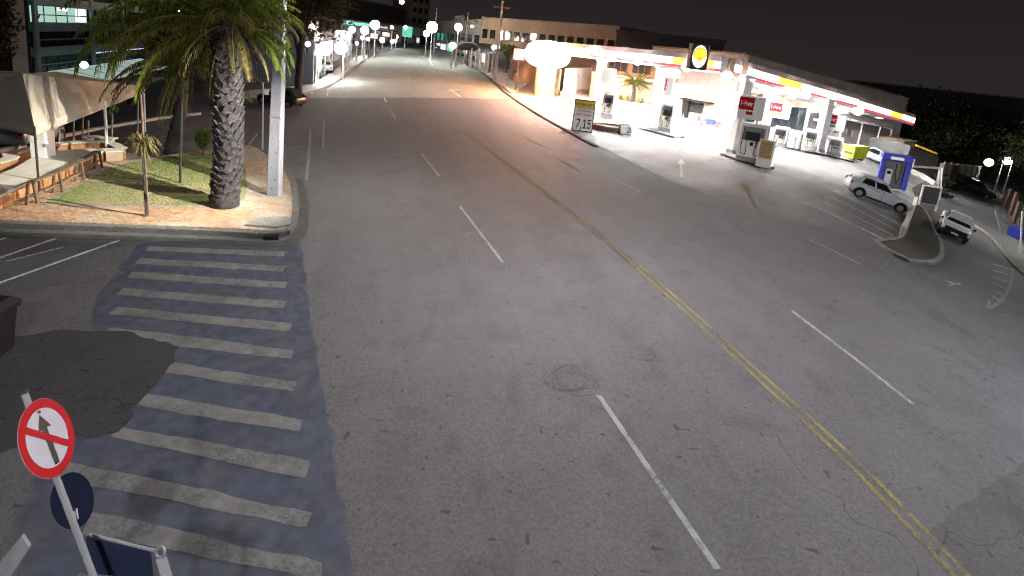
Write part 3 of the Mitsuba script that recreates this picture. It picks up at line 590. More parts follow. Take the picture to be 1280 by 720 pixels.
part(k, 'roof_panel', cloth([PEAK, E1, E2], 16, .2), 'tent_cloth', smooth=True); part(k, 'roof_panel', cloth([PEAK, E3, E1], 14, .2), 'tent_cloth', smooth=True); part(k, 'roof_panel', cloth([PEAK, E2, E4], 12), 'tent_cloth', smooth=True); part(k, 'roof_panel', cloth([PEAK, E4, E3], 10), 'tent_cloth', smooth=True)
for a, c in ((E1, E2), (E3, E1), (E2, E4), (E4, E3)): part(k, 'valance', bar(a - [0, 0, .17], c - [0, 0, .17], .02, .34), 'tent_cloth'); part(k, 'frame_bar', bar(a + [0, 0, .02] - [0, 0, .36], c - [0, 0, .34], .05), 'galvanised')
for a in (E1, E3): part(k, 'leg', tube([on(a[:2], .1), a], .04, 8), 'metal_dark', smooth=30)
for s in (.52, .99):
    a = E1 + (E2 - E1) * s; part(k, 'leg', tube([on(a[:2], 0), a], .07, 8), 'white', smooth=30)
part(k, 'leg', tube([on(E4[:2], 0), E4], .05, 8), 'galvanised')
for s, zz in ((.6, -.5), (.83, -.5)):
    a = E1 + (E2 - E1) * s; part(k, 'hanging_speaker', bx(a[0] - .22, a[0] + .22, a[1] - .15, a[1] + .15, a[2] - .75, a[2] - .38, .03), 'plastic_black')
# thin steel posts along the plaza's back edge
for i, (u, v, t) in enumerate(((92, 188, 137), (103, 186, 140), (140, 185, 128), (172, 175, 122), (74, 192, 160), (110, 190, 150))):
    b = on(G(u, v), 0); solo('railing_post', f'thin steel post behind the plaza seat wall, {["leftmost of the tall pair", "second of the tall pair", "under the hanging black speaker", "nearest the tent right corner", "short one beside the pillar", "short one right of the tall pair"][i]}', 'post', tube([b, PP(u + .5, t, b[1])], .04, 7), 'galvanised', smooth=30, group=None)
b = on((-21.03, 27.75), .1); k = thing('bench', 'pale stone table bench behind the plaza seat wall', 'bench'); part(k, 'top', rz(bx(-.75, .75, -.25, .25, .62, .70, .02), .1, b), 'pale_stone')
for s in (-.5, .5): part(k, 'leg', rz(bx(s - .08, s + .08, -.2, .2, 0, .62), .1, b), 'pale_stone')

# ---------------------------------------------------------------- the near sign, waste bin and what shows at the lower edge
ax = np.array([-.4208, .1563, .8936]); c = np.array([-3.872, 4.296, 3.661]); nrm = np.array([.8906, .2587, .3741]); SP1 = c - nrm * .045 + ax * .44
foot = SP1 - ax * (SP1[2] / ax[2]); k = thing('no_left_turn_sign', 'round white and red prohibition sign with a black arrow on a leaning steel post', 'road sign')
part(k, 'post', tube([foot, SP1], .027, 12), 'grey_panel', smooth=30)
part(k, 'post_cap', tube([SP1, SP1 + ax * .03], .038, 12), 'metal_dark')
yv = ax; xv = np.cross(yv, nrm)
SM = np.eye(4); SM[:3, 0], SM[:3, 1], SM[:3, 2], SM[:3, 3] = xv, yv, nrm, c
def onface(m, dz=0.0):
    m = m.copy(); m.apply_translation((0, 0, dz)); m.apply_transform(SM); return m
R = .346
part(k, 'plate', onface(prism(Polygon([(R * math.cos(t), R * math.sin(t)) for t in np.linspace(0, 2 * math.pi, 65)[:-1]]), 0, .004)), 'sign_white')
ring = Polygon([(R * .995 * math.cos(t), R * .995 * math.sin(t)) for t in np.linspace(0, 2 * math.pi, 65)[:-1]]).difference(Polygon([(R * .76 * math.cos(t), R * .76 * math.sin(t)) for t in np.linspace(0, 2 * math.pi, 65)[:-1]]))
part(k, 'red_border', onface(prism(ring, 0, .002), .004), 'red_sign')
arrow = Polygon([(-.032, -.25), (.032, -.25), (.032, .085), (.09, .075), (0, .215), (-.09, .075), (-.032, .085)])
part(k, 'arrow', onface(prism(arrow, 0, .0015), .0045), 'black_print')
sl = LineString([(-.30, .231), (.30, -.231)]).buffer(.03, cap_style=2).intersection(Polygon([(.27 * math.cos(t), .27 * math.sin(t)) for t in np.linspace(0, 6.28, 50)]))
part(k, 'slash', onface(prism(sl, 0, .0015), .0075), 'red_sign')
for s in (-.12, .2): part(k, 'clamp', onface(bx(-.06, .06, s - .02, s + .02, -.05, -.002), 0), 'galvanised')
for yb in (.24, -.235): part(k, 'bolt', onface(trimesh.creation.cylinder(radius=.012, height=.012, sections=10), .012), 'metal_dark') if False else part(k, 'bolt', onface(trimesh.creation.cylinder(radius=.012, height=.01, sections=10, transform=trimesh.transformations.translation_matrix((.0, yb, .012)))), 'metal_dark')
# a second round plate lower on the post seen from behind
c2 = np.array((-4.40, 5.12, 2.16)); n2 = np.array([-.25, -.93, .3]); n2 /= np.linalg.norm(n2); x2 = np.cross(ax, n2); x2 /= np.linalg.norm(x2); SM2 = np.eye(4); SM2[:3, 0], SM2[:3, 1], SM2[:3, 2], SM2[:3, 3] = x2, np.cross(n2, x2), n2, c2
k = thing('round_sign', 'dark back of a round sign plate low behind the leaning post', 'road sign')
m = prism(Polygon([(.30 * math.cos(t), .29 * math.sin(t)) for t in np.linspace(0, 2 * math.pi, 49)[:-1]]), -.004, 0); m.apply_transform(SM2); part(k, 'plate', m, 'blue_dull')
for i, dx in enumerate((-.015, .02, .055)):
    m = bx(dx - .011, dx + .011, -.2, -.2 + .07 + .02 * i, .0005, .0025); m.apply_transform(SM2); part(k, 'white_stripe', m, 'white')
# waste container at the left edge
b = on((-10.66, 10.21), 0); k = thing('waste_container', 'dark tapered waste container cut off by the left picture edge', 'waste container')
def taper(w0, d0, w1, d1, z0, z1): return hull([(sx * w * .5, sy * d * .5, z) for w, d, z in ((w0, d0, z0), (w1, d1, z1)) for sx in (-1, 1) for sy in (-1, 1)])
part(k, 'body', rz(taper(1.05, .8, 1.25, .95, .12, 1.12), .12, b), 'plastic_black'); part(k, 'lid', rz(hull([*bx(-.69, .69, -.54, .54, 1.12, 1.2, .02).vertices, *bx(-.6, .6, -.3, .45, 1.2, 1.3, .03).vertices]), .12, b), 'plastic_black')
part(k, 'rim', rz(bx(-.66, .66, -.51, .51, 1.06, 1.12), .12, b), 'plastic_black')
for s in (-.45, .45): part(k, 'wheel', rz(trimesh.creation.cylinder(radius=.09, height=.06, sections=14, transform=trimesh.transformations.translation_matrix((s, -.3, .09)) @ trimesh.transformations.rotation_matrix(math.pi / 2, [0, 1, 0])), .12, b), 'rubber')
# blue plate with a ring bracket and a pale metal arm near the lower left corner
k = thing('street_name_plate', 'dark blue plate with a round pipe bracket below the leaning sign', 'street sign')
q = [np.array((-3.67, 4.40, 2.51)), np.array((-3.07, 4.40, 2.42)), np.array((-3.02, 4.35, 2.15)), np.array((-3.62, 4.35, 2.16))]; back = np.array([0, .03, 0])
part(k, 'plate', hull([*q, *[x + back for x in q]]), 'blue_dull')
q0, q1 = np.array((-3.63, 4.40, 2.55)), np.array((-3.01, 4.40, 2.44)); part(k, 'arm', tube([q0, q1], .014, 8), 'grey_panel')
t = trimesh.creation.torus(.042, .014, major_sections=24, minor_sections=8); t.apply_transform(trimesh.transformations.rotation_matrix(1.1, [1, 0, 0])); t.apply_translation((-2.96, 4.40, 2.43)); part(k, 'ring', t, 'galvanised', smooth=True)
part(k, 'support', bar((-2.96, 4.40, 2.38), (-2.79, 4.30, 2.06), .09, .02), 'grey_panel')
e = [np.array((-4.10, 4.20, 2.68)), np.array((-4.04, 4.20, 2.56)), np.array((-4.21, 4.10, 2.22)), np.array((-4.35, 4.10, 2.30))]
solo('bracket', 'pale grey metal bracket at the lower left picture corner', 'bracket', hull([*e, *[x + back for x in e]]), 'grey_panel')

# ---------------------------------------------------------------- filling station
CA, CC, CB = np.array([1.5, 72.0]), np.array([16.4, 46.0]), np.array([50.7, 72.5])
d1 = (CC - CA) / np.linalg.norm(CC - CA); n1 = np.array([-d1[1], d1[0]]); d2 = (CB - CC) / np.linalg.norm(CB - CC); n2 = np.array([-d2[1], d2[0]])
INN = np.array([19.9, 58.6]); S1, S2 = 25.7, float(np.linalg.norm(CB - CC))
def ztop(s): return 8.3 - s * 2.4 / 25.7 if s <= S1 else 5.8 - (s - S1) * 1.8 / (S2 - S1)
def zunder(p):
    """underside of the canopy over the point"""
    s = float((np.array(p[:2]) - CC) @ d2)
    return 7.0 if float((np.array(p[:2]) - CC) @ n1) < 9 and s < 6 else ztop(max(0, s)) - 1.3
CAN = thing('canopy', 'long bent filling station canopy with lit white, yellow and red fascia', 'canopy')
def slab_between(a, b, c, d, za, zb, th):
    """a, b along the front edge; d, c behind them"""
    return hull([(*p, z - e) for p, z in ((a, za), (b, zb), (c, zb), (d, za)) for e in (0, th)])
part(CAN, 'roof_deck', slab_between(CA, CC, INN, CA + n1 * 9, 8.28, 8.28, 1.26), 'grey_panel')
m1 = CC + d2 * S1
part(CAN, 'roof_deck', slab_between(CC + d2 * .05, m1, m1 + n2 * 9, INN + d2 * .1, ztop(0) - .03, ztop(S1) - .03, 1.25), 'grey_panel')
part(CAN, 'roof_deck', slab_between(m1 + d2 * .05, CB, CB + n2 * 9, m1 + n2 * 9 + d2 * .05, 5.78, 4.0, 1.15), 'grey_panel')
def fascia(name, s0, s1, wing, z0, z1, out, mat, emit=None, thick=.12):
    """a strip of fascia z0..z1 below the roof edge, along wing 1 (s from CA) or wing 2 (s from CC)"""
    o, d, n = (CA, d1, n1) if wing == 1 else (CC, d2, n2); top = (lambda s: 8.3) if wing == 1 else ztop
    pts = []
    for s in (s0, s1):
        zt = top(s if wing == 1 or s > s0 or s0 != S1 else s + .01)
        for e in (out, out - thick):
            for z in (z0, z1): pts.append((*(o + d * s - n * e), zt - z))
    k = part(CAN, name, hull(pts), mat)
    if emit: lamp(scene[k], emit)
L1 = float(np.linalg.norm(CC - CA)); W = (3.2, 3.1, 3.2); YEL = (2.2, 1.0, .1); RD = (1.1, .05, .09)
def lit(wing, s0, s1, yel):
    """one lit length of fascia with a yellow field between s = yel"""
    for a, b, e, nm, mt in ((s0, yel[0], W, 'lit_panel', 'white'), (yel[0], yel[1], YEL, 'yellow_panel', 'yellow'), (yel[1], s1, W, 'lit_panel', 'white')):
        if b - a > .05: fascia(nm, a + .02, b - .02, wing, .42, 1.02, .10, mt, e)
    fascia('red_strip', s0, s1, wing, 1.03, 1.2, .13, 'red', RD); fascia('upper_trim', s0, s1, wing, -.04, .40, .06, 'trim_pink'); fascia('lower_trim', s0, s1, wing, 1.21, 1.42, .05, 'white')
lit(1, 0, L1 * .30, (L1 * .3, L1 * .3)); lit(1, L1 * .30, L1 - .7, (L1 * .80, L1 * .955)); lit(2, .9, 2.0, (2.0, 2.0))
lit(2, 2.9, S1 - .2, (8.2, 12.4)); lit(2, S1 + .25, S2, (S1 + 9.5, S1 + 13.2))
for a, b in ((.15, .85), (2.05, 2.85)): fascia('corner_cover', a, b, 2, .0, 1.1, .1, 'plaster_brown')
part(CAN, 'end_cap', bx(CA[0] - .35, CA[0] + .05, CA[1] - .1, CA[1] + .3, 6.9, 8.3, .03), 'red')
# the emblem box at the corner
k = thing('emblem_sign', 'square lit sign with a yellow scallop shell emblem on the canopy corner', 'sign')
q = np.array((13.50, 44.30, 8.04)); a_ = .25
part(k, 'box', rz(bx(-.72, .72, -.05, .5, -.98, .98, .03), a_, q), 'roof_dark')
def scallop(s):
    pts = [(-.42, -.5), (-.30, -.78), (.30, -.78), (.42, -.5)]
    for i in range(37):
        t = -0.25 + (math.pi + .5) * i / 36; rr = 1 + .035 * math.cos(t * 14); pts.append((.98 * rr * math.cos(t), .12 + .92 * rr * math.sin(t)))
    return Polygon([(x * s, y * s) for x, y in pts]).buffer(0)
kk = part(k, 'emblem_ground', rz(upright(prism(Polygon([(.62 * math.cos(t), .02 + .86 * math.sin(t)) for t in np.linspace(0, 6.2832, 40)[:-1]]), 0, .02), 0, (0, -.055, 0)), a_, q), 'white'); lamp(scene[kk], (.95, .93, .85))
kk = part(k, 'red_outline', rz(upright(prism(scallop(.58), 0, .02), 0, (0, -.078, .1)), a_, q), 'red'); lamp(scene[kk], (.9, .06, .02))
kk = part(k, 'yellow_shell', rz(upright(prism(scallop(.52), 0, .02), 0, (0, -.10, .1)), a_, q), 'yellow'); lamp(scene[kk], (2.4, 1.3, .06))
for i in range(7):
    t = math.pi * (i + .6) / 7.2; part(k, 'shell_rib', rz(upright(prism(LineString([(.09 * math.cos(t), -.30), (.45 * math.cos(t), .06 + .42 * math.sin(t))]).buffer(.014), 0, .012), 0, (0, -.122, .1)), a_, q), 'red')
part(k, 'orange_edge', rz(bx(.722, .80, -.04, .45, -.95, .95), a_, q), 'orange')
# columns
for i, (xy, w, nm) in enumerate((((8.44, 60.91), .40, 'white canopy column at the far left, beside the overlit pump'), ((13.10, 53.80), .38, 'white canopy column behind the second pump from the left'), ((18.41, 46.74), .38, 'nearest white canopy column beside the front pump island'), ((25.70, 58.20), .36, 'white canopy column behind the notice board'), ((30.09, 55.37), .40, 'rightmost white canopy column between the small pumps'))):
    b = on(xy); k = thing('canopy_column', nm, 'column', 'columns under the station canopy')
    del labels[k]['group']
    zt = zunder(b) + .05; part(k, 'shaft', rz(bx(-w, w, -w, w, 0, zt - b[2], .03), .3, b), 'white'); part(k, 'foot', rz(bx(-w - .04, w + .04, -w - .04, w + .04, 0, .35, .02), .3, b), 'grey_panel'); part(k, 'head', rz(bx(-w - .1, w + .1, -w - .1, w + .1, zt - b[2] - .3, zt - b[2] - .05), .3, b), 'white')
# round floodlights under the canopy edge
for i, (u, v, y, r) in enumerate(((733, 66, 60.6, .48), (765, 72, 57, .42), (797, 76, 53.8, .42), (860, 82, 48.3, .52), (909, 95, 45.3, .40), (937, 98, 46.8, .44), (993, 115, 52, .42), (1008, 119, 53.7, .34), (1040, 127, 57.5, .40), (1073, 138, 62, .52))):
    c = np.array(PP(u, v, y)); k = thing('floodlight', f'round white floodlight under the canopy edge, {["first", "second", "third", "fourth", "fifth", "sixth", "seventh", "eighth", "ninth", "tenth"][i]} from the left', 'floodlight', 'round floodlights under the canopy')
    m = ball(c, r, 2); kk = part(k, 'glowing_globe', m, 'white', smooth=True); lamp(scene[kk], (18, 17.6, 17.2)); part(k, 'hanger', tube([c + [.0, .1, r * .9], [c[0], c[1] + .3, max(c[2] + r + .2, zunder(c) + .02)]], .05, 6), 'galvanised')
    del labels[k]['group']
for i in range(5):
    for j, Lj in ((1.2, 1.9), (5.6, .10)):
        p = CA + d1 * (4 + i * 5.6) + n1 * j; k = part(CAN, 'recessed_lamp', bx(p[0] - .3, p[0] + .3, p[1] - .3, p[1] + .3, 6.97, 7.01), 'white'); lamp(scene[k], np.array((2000, 1990, 1960)) * Lj)
for s in (9, 15.5, 22, 29, 36):
    for j in (1.4, 5.5):
        p = CC + d2 * s + n2 * j; z = ztop(s + .5) - 1.34; k = part(CAN, 'recessed_lamp', bx(p[0] - .28, p[0] + .28, p[1] - .28, p[1] + .28, z - .04, z), 'white'); lamp(scene[k], np.array((1500, 1490, 1450)) * (1 if j < 3 else .5))
# lens glare of the warm floodlight at the left end, built as a glowing body
c = np.array((2.92, 68.50, 6.77)); k = thing('floodlight_glare', 'warm floodlight glare built as a huge glowing body at the left canopy end', 'floodlight')
m = ball((0, 0, 0), 1, 3); m.vertices = np.sign(m.vertices) * np.abs(m.vertices) ** .8 * [2.75, 1.0, 1.62]; kk = part(k, 'glare_body', rz(m, .12, c), 'white', smooth=True); lamp(scene[kk], (230, 92, 38), 7.0)
part(k, 'bracket', tube([c + [0, .6, 1.2], [c[0] + .3, c[1] + 2.2, 7.2]], .12, 6), 'metal_dark')

# island, pumps and price signs
def sign_box(key, c, a, w, h, d, red=(.03, .62, .40, .95), text='V-Power', stripe=None):
    part(key, 'sign_box', rz(bx(-w / 2, w / 2, 0, d, -h / 2, h / 2, .04), a, c), 'white')
    x0, x1, y0, y1 = (-w / 2 + red[0] * w, -w / 2 + red[1] * w, -h / 2 + red[2] * h, -h / 2 + red[3] * h)
    part(key, 'red_panel', rz(bx(x0, x1, -.012, -.003, y0, y1), a, c), 'red_sign')
    t = meshkit.text_mesh(text, (y1 - y0) * .36, .006, True); ww = t.bounds[1][0] - t.bounds[0][0]; t.apply_scale([min(1.3, (x1 - x0) * .84 / ww), 1, 1]); t.apply_translation(((x0 + x1) / 2 - (t.bounds[0][0] + t.bounds[1][0]) / 2, 0, 0))
    t = upright(t, 0, (0, -.013, (y0 + y1) / 2 - (y1 - y0) * .18)); part(key, 'lettering', rz(t, a, c), 'white')
    if stripe: part(key, 'stripe', rz(bx(x0 + stripe[1] * (x1 - x0), x1, -.010, -.003, y0 - .2 * h, y0 - .06 * h), a, c), stripe[0])
def pump(label, xy, a, w=1.1, h=2.1, d=.6, header=True, nozzle='lime', frame=True):
    k = thing('fuel_pump', label, 'fuel pump'); b = on(xy, .15); P_ = lambda n, m, mt, **kw: part(k, n, rz(m, a, b), mt, **kw)
    P_('base', bx(-w / 2, w / 2, -d / 2, d / 2, 0, .35, .03), 'grey_panel'); P_('cabinet', bx(-w / 2 + .06, w / 2 - .06, -d / 2 + .05, d / 2 - .05, .35, h * .55, .03), 'white')
    for s in (-1, 1): P_('side_post', bx(s * (w / 2 - .08) - .08, s * (w / 2 - .08) + .08, -d / 2, d / 2, .35, h - .28, .03), 'white')
    P_('header', bx(-w / 2, w / 2, -d / 2, d / 2, h - .28, h, .06), 'white'); P_('display', bx(-w * .26, w * .26, -d / 2 + .01, -d / 2 + .05, h * .57, h * .78), 'glass_dark'); P_('back_panel', bx(-w / 2 + .16, w / 2 - .16, -.05, .05, h * .55, h - .28), 'grey_panel')
    for i, s in enumerate((-.62, .62)):
        x = s * w / 2; hose = smooth_line([(x, -d / 2 - .03, h - .35), (x + .08 * s, -d / 2 - .22, h * .55), (x + .05 * s, -d / 2 - .25, h * .25), (x * .5, -d / 2 - .16, h * .2), (x * .6, -d / 2 - .06, h * .48)], 4); P_('hose', tube(hose, .026, 6), 'rubber')
        P_('nozzle', bar((x * .6, -d / 2 - .08, h * .40), (x * .62, -d / 2 - .1, h * .56), .09, .07), nozzle if i == 0 else 'plastic_black')
    P_('keypad', bx(-.12, .12, -d / 2 + .03, -d / 2 + .055, h * .42, h * .52), 'plastic_black')
    return k, b
def island(label, pts, w):
    k = thing('pump_island', label, 'kerbed island'); p = Polygon(LineString(pts).buffer(w / 2, cap_style=2)); part(k, 'slab', slab(p.buffer(-.08), .15), 'concrete'); kerb_run_k(k, list(p.exterior.coords))
def kerb_run_k(k, line): kerb_run(k, line, .14, .155, 1.5, 'metal_dark')
island('narrow front pump island with a dark edge beside the nearest column', [(17.41, 45.99), (19.45, 42.13)], 1.3)
island('long inner pump island with a dark edge carrying the small pumps', [(23.62, 53.90), (27.28, 53.31), (34.41, 57.31)], 1.3)
island('pump island under the left half of the canopy', [(12.17, 54.95), (15.19, 51.43)], 1.3)
AX = -.62
k, b = pump('large white fuel pump on the front island with lime nozzle', (18.50, 43.47), AX, 2.0, 3.0, .8)
sign_box(k, np.array(PP(938, 135, b[1] - .1)), AX, 1.85, 1.75, .5, text='V-Power', stripe=('red_sign', .55)); part(k, 'sign_support', bx(b[0] - .1, b[0] + .1, b[1] - .05, b[1] + .05, b[2] + 3.0, b[2] + 4.0), 'white')
k, b = pump('small white rounded pump nearest the notice board on the inner island', (24.67, 52.18), AX, 1.25, 1.9, .6)
k, b = pump('small white pump between the bollards and the rightmost column', (28.60, 54.20), AX, 1.25, 2.0, .6, nozzle='plastic_black')
k, b = pump('small white pump right of the rightmost column', (31.45, 54.93), AX, 1.25, 1.9, .6, nozzle='plastic_black')
k, b = pump('white fuel pump beside the second column from the left', (14.31, 53.66), AX, 1.3, 2.7, .7, nozzle='yellow'); sign_box(k, np.array(PP(831, 108, b[1])), AX, 1.55, 1.7, .5, text='V-Power', red=(.03, .6, .5, .95), stripe=('red_sign', .5))
part(k, 'sign_support', bx(b[0] - .1, b[0] + .1, b[1] - .05, b[1] + .05, b[2] + 2.7, b[2] + 4.2), 'white')
k, b = pump('overlit white fuel pump at the leftmost column', (9.48, 58.95), AX, 1.35, 2.6, .7, nozzle='white'); part(k, 'sign_box', rz(bx(-.75, .75, 0, .5, -.8, .8, .05), AX, PP(759, 95, b[1])), 'white'); part(k, 'sign_support', bx(b[0] - .12, b[0] + .12, b[1] - .05, b[1] + .05, b[2] + 2.6, b[2] + 3.8), 'white')
for u, v, tx, st, lb, w, base in ((974, 138, 'V-Power', ('yellow', .4), 'white and red hanging price sign with a yellow stripe beside the fourth column', 2.0, (954, 170)), (1042, 153, 'V-Power', ('green', .35), 'white and red hanging price sign with a green stripe right of the rightmost column', 2.1, (1022, 190))):
    y0 = 57.0 if u < 1000 else 55.4; k = thing('price_sign', lb, 'sign'); c = np.array(PP(u, v, y0)); sign_box(k, c, -.6, w, 1.6, .4, text=tx, stripe=st); part(k, 'side_arm', rz(bx(-w / 2 - .75, -w / 2, .12, .25, -.1, .1), -.6, c), 'white')
k = thing('notice_board', 'framed brown notice board standing on the front pump island', 'notice board'); b = on((18.93, 41.90), .15)
part(k, 'pedestal', rz(bx(-.52, .52, -.18, .18, 0, .6, .03), AX, b), 'white'); part(k, 'frame', rz(bx(-.55, .55, -.15, .12, .6, 2.1, .03), AX, b), 'white'); part(k, 'panel', rz(bx(-.45, .45, -.165, -.152, .68, 2.02), AX, b), 'tan_sign')
for i in range(5): part(k, 'print_line', rz(bx(-.36, .36 - .1 * (i % 2), -.171, -.166, .85 + i * .22, .92 + i * .22), AX, b), 'plaster_brown')
for (u, v), lb, mt in (((991, 186), 'white bollard between the two small pumps', 'white'), ((998, 188), 'tan bollard beside the white one on the inner island', 'plaster_tan')):
    b = on(G(u, v), .15); k = thing('bollard', lb, 'bollard'); part(k, 'tube', lathe([(0, 0), (.17, 0), (.17, 1.35), (.12, 1.45), (0, 1.47)], 16, b), mt, smooth=40); part(k, 'band', lathe([(.171, .9), (.175, .9), (.175, 1.05), (.171, 1.05)], 16, b), 'grey_panel')
# promotion board
k = thing('promotion_board', 'large A-frame promotion board with yellow header standing by the forecourt kerb', 'signboard'); b = on((5.93, 50.22), .0)
for s in (-1, 1): part(k, 'leaf', rz(hull([(sx * .92, s * .75 + t, 0) for sx in (-1, 1) for t in (-.03, .03)] + [(sx * .92, s * .06 + t, 2.75) for sx in (-1, 1) for t in (-.03, .03)]), -.10, b), 'plastic_black')
tilt = math.atan2(.69, 2.75)
def board(m, out): return rz(upright(m, 0, (0, 0, 0)).apply_transform(trimesh.transformations.rotation_matrix(-tilt, [1, 0, 0])).apply_translation((0, -.775 - out, 0)), -.10, b)
part(k, 'white_face', board(bx(-.84, .84, .08, 2.1, 0, .008), .01), 'white'); part(k, 'yellow_header', board(bx(-.84, .84, 2.14, 2.74, 0, .008), .01), 'yellow')
def put_text(key, s, h, x, y, mat, maxw=None, out=.02):
    t = meshkit.text_mesh(s, h, .004, True)
    if maxw: t.apply_scale([maxw / (t.bounds[1][0] - t.bounds[0][0]), 1, 1])
    t.apply_translation((x, y, 0)); part(key, 'lettering', board(t, out), mat)
put_text(k, 'PROMOÇÃO', .26, -.76, 2.28, 'black_print', 1.5); put_text(k, 'GASOLINA', .18, -.6, 1.78, 'red_sign', 1.15); put_text(k, 'ADITIVADA', .18, -.68, 1.42, 'red_sign', 1.35); put_text(k, '7,15', .78, -.62, .32, 'black_print', 1.3)
k = thing('kerbed_bed', 'low dark oval kerbed bed beside the promotion board', 'planting bed'); e = Polygon([tuple(np.array((8.84, 52.24)) + [2.0 * math.cos(t), 1.5 * math.sin(t)]) for t in np.linspace(0, 6.283, 33)[:-1]])
part(k, 'rim', prism(e.difference(e.buffer(-.3)), gz(*(8.84, 52.24)) - .1, gz(*(8.84, 52.24)) + .42), 'rust'); part(k, 'soil', prism(e.buffer(-.3), gz(*(8.84, 52.24)) - .1, gz(*(8.84, 52.24)) + .26), 'dirt')
k = thing('small_sign', 'small white A-sign with a blue figure on the forecourt', 'signboard'); b = on((9.82, 50.45)); part(k, 'board', rz(hull([(sx * .5, y, z) for sx in (-1, 1) for y, z in ((-.3, 0), (.3, 0), (0, .95))]), .2, b), 'plastic_black')
part(k, 'face', rz(hull([(sx * .46, -.31 + .30 * z / .95 - e2, z) for sx in (-1, 1) for z in (.06, .9) for e2 in (.012, .004)]), .2, b), 'white'); t = meshkit.text_mesh('2', .5, .004, True); t = upright(t, 0, (0, 0, 0)).apply_transform(trimesh.transformations.rotation_matrix(-math.atan2(.3, .95), [1, 0, 0])).apply_translation((.02, -.272, .2)); part(k, 'figure', rz(t, .2, b), 'blue')
# planter with a short palm
k = thing('planter', 'long white raised planter under the canopy', 'planter'); part(k, 'wall', prism(Polygon([(11.60, 69.82), (16.06, 63.62), (17.64, 68.77), (13.55, 75.70)]).buffer(.05), gz(*(14.19, 67.69)) - .2, gz(*(14.19, 67.69)) + .75), 'plaster_white')
for i, (u, v) in enumerate(((775, 131), (784, 133), (800, 137), (812, 141))):
    b = on(G(u, v), .7); k = thing('shrub', f'grassy green shrub in the white planter, {["first", "second", "third", "fourth"][i]} from the left', 'shrub'); m = rosette(70, .9, 20 + i, 1.4); m.apply_translation(b + [0, 0, .25]); part(k, 'leaves', m, 'leaf_green'); part(k, 'stem', tube([b - [0, 0, .1], b + [0, 0, .3]], .05, 6), 'bark')
b = on((14.07, 70.22), .6); fr3 = [(i * 2.39996, 1.2 - 1.3 * i / 24, .1 - 1.2 * i / 24, 1, 'palm_green') for i in range(24)]
palm('short palm with a reddish trunk in the white planter', b, b + [0, 0, 2.3], .26, .2, fr3, 15, 2.3)

# ---------------------------------------------------------------- buildings of the station
def gable_wall(key, name, p, q, z0a, z0b, z1a, z1b, th, mat):
    p, q = np.array(p[:2], float), np.array(q[:2], float); d = (q - p) / np.linalg.norm(q - p); n = np.array([-d[1], d[0]])
    return part(key, name, hull([(*(x + n * o), z) for x, a, c in ((p, z0a, z1a), (q, z0b, z1b)) for o in (0, th) for z in (a, c)]), mat)
def panel(key, name, p, q, s0, s1, z0, z1, out, mat, th=.05, emit=None):
    """a flat panel on the wall line p-q between s0 and s1 metres, heights z0..z1"""
    p, q = np.array(p[:2], float), np.array(q[:2], float); d = (q - p) / np.linalg.norm(q - p); n = np.array([-d[1], d[0]])
    k = part(key, name, hull([(*(p + d * s - n * o), z) for s in (s0, s1) for o in (out, out + th) for z in (z0, z1)]), mat)
    if emit: lamp(scene[k], emit)
    return k
p, q = np.array([9.5, 77.0]), np.array([23.6, 61.4]); k = thing('station_shop', 'low tan station shop with a white parapet behind the pumps', 'building')
gable_wall(k, 'wall', p, q, .2, .2, 4.75, 4.75, 8, 'plaster_tan'); gable_wall(k, 'parapet', p - [.1, .1], q - [.1, .1], 4.78, 4.78, 5.05, 5.05, .5, 'plaster_white'); gable_wall(k, 'upper_storey', p + [1.6, 1.8], q + [1.6, 1.8], 4.7, 4.7, 8.2, 8.2, 5, 'plaster_brown')
for i, (s0, s1) in enumerate(((1, 4.2), (5, 8), (9, 12.5))):
    panel(k, 'window_band', p + [1.6, 1.8], q + [1.6, 1.8], s0, s1, 5.5, 6.9, .01, 'glass_dark'); 
    for j in range(4): panel(k, 'mullion', p + [1.6, 1.8], q + [1.6, 1.8], s0 + j * (s1 - s0 - .08) / 3, s0 + j * (s1 - s0 - .08) / 3 + .08, 5.5, 6.9, .06, 'plaster_brown', .04)
panel(k, 'wall_panel_frame', p, q, 1.5, 5.5, 3.1, 4.6, .02, 'white'); panel(k, 'wall_panel', p, q, 1.65, 5.35, 3.22, 4.48, .08, 'grey_panel', .02); panel(k, 'service_hatch', p, q, 15.0, 17.2, 2.0, 3.1, .02, 'glass_dark'); panel(k, 'hatch_frame', p, q, 14.8, 15.0, 1.2, 3.2, .02, 'white', .1)
for s in (11.2, 12.4): panel(k, 'door', p, q, s, s + 1.0, 1.1, 3.4, .02, 'plaster_white', .05)
panel(k, 'awning', p, q, 14.6, 18.4, 3.3, 3.42, .0, 'plastic_black', 1.1)
p, q = np.array([24.3, 62.3]), np.array([57.8, 85.0]); WA, WB = p, q
k = thing('hall', 'huge plain grey brown hall wall rising behind the right half of the canopy', 'building')
gable_wall(k, 'wall', p, q, 0, -3.2, 9.0, 5.6, 14, 'hall_render'); gable_wall(k, 'coping', p - [.1, .12], q + [.1, -.05], 9.02, 5.62, 9.2, 5.8, 14.2, 'plaster_brown'); gable_wall(k, 'flank', p + [-.3, .4], p + [-3.0, 5.5], 0, 0, 8.5, 8.5, -.4, 'plaster_brown')
panel(k, 'shop_front', p, q, 5.0, 13.5, .6, 3.6, .02, 'glass_dark', .06)
for j in range(6): panel(k, 'shop_front_mullion', p, q, 5.0 + j * 1.66, 5.1 + j * 1.66, .6, 3.6, .09, 'metal_dark', .05)
